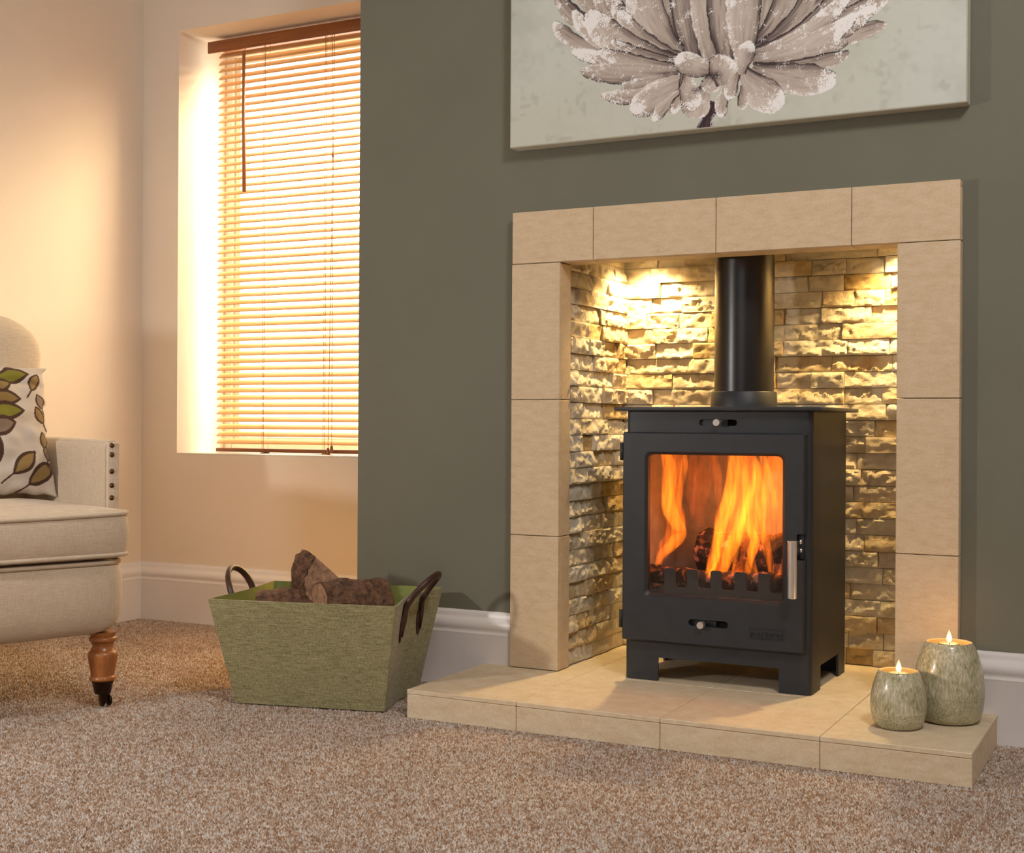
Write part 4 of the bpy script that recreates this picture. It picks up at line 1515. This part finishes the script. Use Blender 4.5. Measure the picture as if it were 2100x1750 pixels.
def split_log(name, label, loc, rot, R, L, a0, a1, seed):
    """wedge of a round log along local X; bark on the arc, split wood on the other faces"""
    t = thing(name, label, 'log', loc, 0, 'logs in the basket')
    t.rotation_euler = rot
    na, nl = 12, 12
    rr = random.Random(seed)
    vs, fs = [], []
    arc = [a0 + (a1 - a0) * k / na for k in range(na + 1)]
    for i in range(nl + 1):
        x = -L / 2 + L * i / nl
        for a in arc:
            k = 1 + .16 * mnoise.fractal(Vector((x * 24 + seed, math.cos(a) * 2.2, math.sin(a) * 2.2)), 1., 2., 4)
            e = rr.uniform(-.003, .003) if i in (0, nl) else 0
            vs.append((x + e, R * k * math.cos(a), R * k * math.sin(a)))
        k = mnoise.noise(Vector((x * 20 + seed, 3, 1))) * .004
        vs.append((x, k, k))
    m = na + 2
    arcf = [(i * m + k, i * m + k + 1, (i + 1) * m + k + 1, (i + 1) * m + k) for i in range(nl) for k in range(na)]
    # bark shell
    bvs = list(vs)
    inn = [(p[0] * .995, p[1] * .93, p[2] * .93) for p in vs]
    off = len(bvs)
    bf = arcf + [tuple(off + q for q in reversed(f)) for f in arcf]
    for i in range(nl):
        for k in (0, na):
            q = (i * m + k, (i + 1) * m + k, off + (i + 1) * m + k, off + i * m + k)
            bf.append(q if k == na else tuple(reversed(q)))
    for k in range(na):
        for i in (0, nl):
            bf.append((i * m + k, i * m + k + 1, off + i * m + k + 1, off + i * m + k))
    used = sorted({q for f in bf for q in f})
    mp = {q: i for i, q in enumerate(used)}
    allv = bvs + inn
    o = mesh_obj('bark', [allv[q] for q in used], [tuple(mp[q] for q in f) for f in bf], M_bark, t, False)
    # wood core
    wf = list(arcf)
    for i in range(nl):
        c0, c1 = i * m + na + 1, (i + 1) * m + na + 1
        wf.append((i * m + na, c0, c1, (i + 1) * m + na))
        wf.append((c0, i * m, (i + 1) * m, c1))
    wf.append(tuple(range(m)))
    wf.append(tuple(nl * m + k for k in reversed(range(m))))
    w = mesh_obj('wood', [(p[0], p[1] * .955, p[2] * .955) for p in vs], wf, M_split, t, False)
    for ob in (o, w):
        bmm = bmesh.new()
        bmm.from_mesh(ob.data)
        bmesh.ops.recalc_face_normals(bmm, faces=bmm.faces[:])
        bmm.to_mesh(ob.data)
        bmm.free()
        ob.data.polygons.foreach_set('use_smooth', [True] * len(ob.data.polygons))
        ob.data.set_sharp_from_angle(angle=math.radians(35))
    return t


R_ = math.radians
split_log('firewood_log', 'upright wedge of split firewood on top of the basket', (-.350, -.220, .262), (0, R_(4), R_(-37)), .085, .092, R_(138), R_(214), 2)
split_log('firewood_log', 'half-round barky firewood log lying at the right of the basket', (-.276, -.258, .196), (0, 0, R_(55)), .065, .150, R_(-15), R_(195), 9)
split_log('firewood_log', 'low split firewood log at the left of the basket', (-.424, -.292, .186), (R_(-8), R_(-4), R_(30)), .050, .130, R_(0), R_(180), 14)
split_log('firewood_log', 'barky firewood log half hidden under the others in the basket', (-.345, -.250, .110), (0, 0, R_(13)), .05, .24, R_(0), R_(345), 20)

# ------------------------------------------------------------------ armchair
M_linen = mat_fabric('natural_linen', lin(190, 171, 147), lin(219, 203, 181), 700., .3, .4)
M_turned = wood_mat('turned_pine', lin(140, 82, 42), lin(176, 112, 62), (60, 60, 9), .3)
M_bronze = mat_noise('dark_bronze', lin(46, 34, 26), lin(62, 48, 36), 60., .35, .1, .0004, 300., None, .9, coords='Object')
M_stud = mat_noise('bronze_stud', lin(92, 66, 44), lin(112, 84, 58), 60., .3, .0, .0004, 300., None, .9, coords='Object')


def chair():
    t = thing('armchair', 'cream linen armchair with studded arms and turned wooden castor legs', 'armchair', (-.686, -.586, 0), R_(68))
    XC = -.285            # middle of the chair in its own frame
    W = .325

    def rings(levels, r, x0, x1, y0, y1, bow=.012):
        out = []
        for z, ins in levels:
            rg = rrect(x0 + ins, x1 - ins, y0 + ins, y1 - ins, max(.006, r - ins * .5), z, 8)
            # extra points on the long edges for a soft bow of the front
            full = []
            for i, p in enumerate(rg):
                q = rg[(i + 1) % len(rg)]
                full.append(p)
                if math.hypot(p[0] - q[0], p[1] - q[1]) > .1:
                    for k in range(1, 10):
                        s = k / 10
                        full.append((p[0] + (q[0] - p[0]) * s, p[1] + (q[1] - p[1]) * s, z))
            rg = []
            for (x, y, zz) in full:
                s = (x - XC) / W
                if y < (y0 + y1) / 2:
                    y -= bow * (1 - s * s)
                rg.append((x, y, zz))
            out.append(rg)
        return out

    def pipe_ring(ring, rad, name, par):
        tube(name, ring, rad, M_linen, par, 8, True)

    # apron (sprung base)
    lv = [(.157, .055), (.158, .040), (.166, .022), (.182, .009), (.205, .002), (.240, .0), (.275, .001), (.300, .005), (.311, .012), (.3155, .03)]
    rg = rings(lv, .05, XC - W, XC + W, -.045, .52)
    o = loft('seat_base', rg, M_linen, t)
    pipe_ring(rings([(.3105, .006)], .05, XC - W, XC + W, -.045, .52)[0], .0048, 'piping', o)
    # seat cushion
    lv = [(.317, .050), (.3185, .020), (.323, .010), (.330, .005), (.345, .0005), (.370, -.001), (.395, .0005), (.409, .004), (.417, .011), (.424, .035), (.431, .09), (.436, .16)]
    rg = rings(lv, .035, XC - W - .002, XC + W + .003, -.055, .455)
    for q in rg:
        for k in range(len(q)):
            x, y, z = q[k]
            s = (x - XC) / W
            q[k] = (x, y, z - .006 * (1 - s * s) * (z - .317) / .12)
    o = loft('seat_cushion', rg, M_linen, t)
    for (z, ins) in ((.4135, .003), (.327, .003)):
        pr = rings([(z, ins)], .035, XC - W - .002, XC + W + .003, -.055, .455)[0]
        pr = [(x, y, zz - .006 * (1 - ((x - XC) / W) ** 2) * (zz - .317) / .12) for x, y, zz in pr]
        pipe_ring(pr, .0045, 'piping', o)
    # arms
    for sgn in (1, -1):
        path = [(.347, .098), (.349, .17), (.350, .26), (.345, .36), (.330, .45), (.30, .52)]
        rgs = []
        th0 = .0165
        prof = []          # cross-section: (offset, z)
        for z in (.300, .36, .42, .48, .53, .548):
            prof.append((1, z))
        for k in range(1, 8):
            a = math.pi * k / 8
            prof.append((math.cos(a), .548 + .0165 * math.sin(a)))
        for z in (.548, .53, .48, .42, .36, .300):
            prof.append((-1, z))
        for i, (px, py) in enumerate(path):
            a = path[max(i - 1, 0)]
            c = path[min(i + 1, len(path) - 1)]
            tx, ty = c[0] - a[0], c[1] - a[1]
            l = math.hypot(tx, ty)
            nx, ny = ty / l, -tx / l
            th = th0 + .006 * min(1, i / 2)
            rgs.append([(XC + sgn * (px + nx * th * o_), py + ny * th * o_, z + .004 * min(1, i / 3)) for o_, z in prof])
        if sgn < 0:
            rgs = [list(reversed(r)) for r in rgs]
        a_ = loft('arm', rgs, M_linen, t)
        a_.data.set_sharp_from_angle(angle=math.radians(50))
        # flat welted front panel
        xm = XC + sgn * .347
        bmm = bmesh.new()
        bm_box(bmm, xm - .0150, xm + .0150, .0905, .0985, .310, .5605, .004, 3)
        bm_obj('arm_panel', bmm, M_linen, a_, 'auto')
        for z in (.5535, .5330, .4960, .4650, .4380, .405, .372):
            vs, fs = [], []
            rs = .0058
            pr = [(rs, 0), (rs * .92, .0016), (rs * .7, .0031), (rs * .38, .0041), (.0001, .0045)]
            for k in range(16):
                a = 2 * math.pi * k / 16
                for r_, h_ in pr:
                    vs.append((xm + sgn * -.004 + r_ * math.cos(a), .0904 - h_, z + r_ * math.sin(a)))
            m = len(pr)
            for k in range(16):
                for i in range(m - 1):
                    fs.append((k * m + i, ((k + 1) % 16) * m + i, ((k + 1) % 16) * m + i + 1, k * m + i + 1))
            mesh_obj('stud', vs, fs, M_stud, a_, True)
    # back: wide rounded top narrowing to the waist, soft front with two buttons
    nz, ns = 34, 36
    rows = []
    for j in range(nz + 1):
        z = .30 + (.874 - .30) * j / nz
        if z < .60:
            hw = .300 + .012 * (z - .30) / .30
        elif z < .77:
            s = (z - .60) / .17
            hw = .312 + .046 * (s * s * (3 - 2 * s))
        else:
            s = min(1, (z - .77) / .1043)
            hw = .358 - .175 * (1 - math.sqrt(max(0, 1 - s ** 2.2)))
        yc = .505 + .115 * (z - .40)
        edge_top = min(1, (.876 - z) / .05)
        row = []
        for k in range(ns):
            a = 2 * math.pi * k / ns
            cx_, sy = math.cos(a), math.sin(a)
            ex = math.copysign(abs(cx_) ** .55, cx_)
            ey = math.copysign(abs(sy) ** .8, sy)
            th = (.062 if sy < 0 else .045) * math.sqrt(max(.02, edge_top)) 
            x = XC + hw * ex
            y = yc + th * ey
            if sy < 0:
                for bx_, bz_ in ((-.405, .745), (-.165, .745), (-.285, .745), (-.345, .655), (-.225, .655)):
                    d2 = ((x - bx_) ** 2 + (z - bz_) ** 2) / .030 ** 2
                    y += .028 * math.exp(-d2)
            row.append((x, y, z))
        rows.append(row)
    loft('backrest', rows, M_linen, t)
    # turned front legs on castors, plain tapered back legs
    prof = [(.0002, .054), (.0195, .054), (.0235, .0565), (.0275, .059), (.0280, .062), (.0265, .0655), (.0240, .068), (.0258, .080), (.0290, .096), (.0312, .109),
            (.0300, .116), (.0262, .1205), (.0250, .1212), (.0256, .1218), (.0228, .127), (.0215, .1315), (.0228, .136), (.0252, .1395), (.0262, .1400), (.0285, .142), (.0290, .1455),
            (.0275, .149), (.0250, .1505), (.0262, .153), (.0280, .160), (.0002, .160)]
    for lx in (0, 2 * XC):
        leg = lathe('leg', prof, M_turned, t, 32, (lx, 0, 0))
        lathe('castor_cup', [(.0002, .029), (.0165, .029), (.0172, .0305), (.0215, .052), (.0228, .0535), (.0228, .0545), (.0002, .0545)], M_bronze, leg, 28, (lx, 0, 0))
        bmm = bmesh.new()
        bm_box(bmm, lx - .008, lx + .008, -.010, .006, .012, .0292, .002)
        bm_box(bmm, lx + .001, lx + .010, .002, .022, .006, .024, .002)
        bm_obj('castor_fork', bmm, M_bronze, leg, 'auto')
        for q in (-.004, .011):
            vs, fs = sweep([(lx + q + .002, .006, .0125), (lx + q + .003, .006, .0125), (lx + q + .008, .006, .0125), (lx + q + .009, .006, .0125)], [.0105, .0122, .0122, .0105], 20)
            mesh_obj('castor_wheel', vs, fs, M_bronze, leg, True)
    for lx in (-.11, 2 * XC + .11):
        vs, fs = sweep([(lx, .50, .0006), (lx, .485, .08), (lx, .47, .160)], [.014, .018, .022], 12)
        mesh_obj('rear_leg', vs, fs, M_turned, t, True)


chair()

# ------------------------------------------------------------------ patterned cushion on the chair
def cushion():
    N = 260
    HWd, HHt, T = .205, .155, .062
    u = np.linspace(-1, 1, N + 1)
    U, V = np.meshgrid(u, u)
    BR = [78, 56, 46]
    GR, TN, TP = [128, 124, 48], [144, 118, 74], [142, 122, 104]
    bg = np.array([206, 194, 182.])
    rgb = np.zeros(U.shape + (3,)) + bg
    px, pz = U * HWd, V * HHt

    def leaf(cx, cz, ang, ln, wd, col, full=False):
        a = math.radians(ang)
        d = px - cx
        e = pz - cz
        q = (d * math.cos(a) + e * math.sin(a)) / ln
        w = (-d * math.sin(a) + e * math.cos(a)) / wd
        f = 1 - q * q - np.abs(w)
        inside = (np.abs(q) < 1) & (f > 0)
        rgb[inside] = BR
        if not full:
            f2 = 1 - (q * 1.24) ** 2 - np.abs(w) * 1.62
            rgb[(np.abs(q) < 1) & (f2 > 0)] = col
        # stalk
        st = (q > -1.7) & (q < -.9) & (np.abs(w * wd) < .0022)
        rgb[st] = BR
    for c in ((.115, .128, 8, .038, .017, GR), (.075, .098, 18, .034, .015, TN), (.085, .068, -2, .040, .015, TN), (.088, .036, 2, .042, .017, GR),
              (.075, .000, 14, .034, .017, TP), (.128, -.085, 42, .036, .015, TN), (.172, -.108, 38, .038, .016, TN), (.180, .030, 120, .020, .011, TN),
              (.184, .064, 115, .018, .010, TP), (.188, -.030, 100, .018, .010, TN), (.172, .112, 60, .024, .011, TN), (.196, -.058, 90, .016, .009, TP),
              (-.02, .11, 30, .036, .015, GR), (-.06, .06, -10, .04, .016, TN), (-.03, .02, 12, .036, .015, TP), (-.11, .10, 40, .036, .015, TN), (-.13, .02, -8, .04, .016, GR),
              (-.08, -.10, 35, .038, .016, TN), (-.15, -.07, 20, .036, .015, TP)):
        leaf(c[0], c[1], c[2], c[3] * 1.2, c[4] * 1.4, c[5])
    leaf(.045, -.062, 78, .060, .030, BR, True)
    leaf(-.12, -.02, 80, .03, .02, BR, True)
    back = np.zeros_like(rgb) + bg
    prof = ((1 - np.abs(U) ** 2.6) * (1 - np.abs(V) ** 2.6)) ** .5
    pin = .055
    X = U * HWd * (1 - pin * (1 - V * V) * np.abs(U))
    Z = V * HHt * (1 - pin * (1 - U * U) * np.abs(V))
    wr = (vnoise(U * 3.1 + 5, V * 3.1, 2) - .5) * .018 + (vnoise(U * 7 + V * 3, V * 6 - U * 2, 3) - .5) * .009
    edgew = 1 - np.clip(prof * 1.4, 0, 1)
    crease = .010 * np.exp(-((V - .62 - .12 * np.sin(U * 3)) / .055) ** 2)
    Yf = -(T * prof) + wr * prof + crease * prof
    Yb = T * .8 * prof
    X = X + edgew * (vnoise(U * 9, V * 9, 5) - .5) * .012
    Z = Z + edgew * (vnoise(U * 9, V * 9, 6) - .5) * .010
    vf = np.stack([X, Yf, Z], -1).reshape(-1, 3)
    vb = np.stack([X, Yb + .0005, Z], -1).reshape(-1, 3)
    n = (N + 1) ** 2
    ii = (np.arange(N)[:, None] * (N + 1) + np.arange(N)[None]).ravel()
    f = np.stack([ii, ii + 1, ii + N + 2, ii + N + 1], 1)
    f = np.concatenate([f, f[:, ::-1] + n])
    vx = np.concatenate([vf, vb]).astype(np.float32)
    me = bpy.data.meshes.new('cushion')
    me.vertices.add(len(vx))
    me.vertices.foreach_set('co', vx.ravel())
    me.loops.add(f.size)
    me.loops.foreach_set('vertex_index', f.astype(np.int32).ravel())
    me.polygons.add(len(f))
    me.polygons.foreach_set('loop_start', (np.arange(len(f)) * 4).astype(np.int32))
    me.update(calc_edges=True)
    set_color(me, srgb2lin(np.concatenate([rgb.reshape(-1, 3), back.reshape(-1, 3)]) / 255.0))
    o = link_mesh('cushion', me, mat_paint('leaf_print_cotton', .9, 900., .3), None, True)
    tag(o, 'pale cushion printed with green and brown leaves on the armchair', 'cushion')
    M = Matrix.Translation((-.686, -.586, 0)) @ Matrix.Rotation(R_(68), 4, 'Z') @ Matrix.Translation((-.175, .375, .583)) @ Matrix.Rotation(R_(-13), 4, 'X')
    o.matrix_world = M


cushion()
bpy.context.view_layer.update()
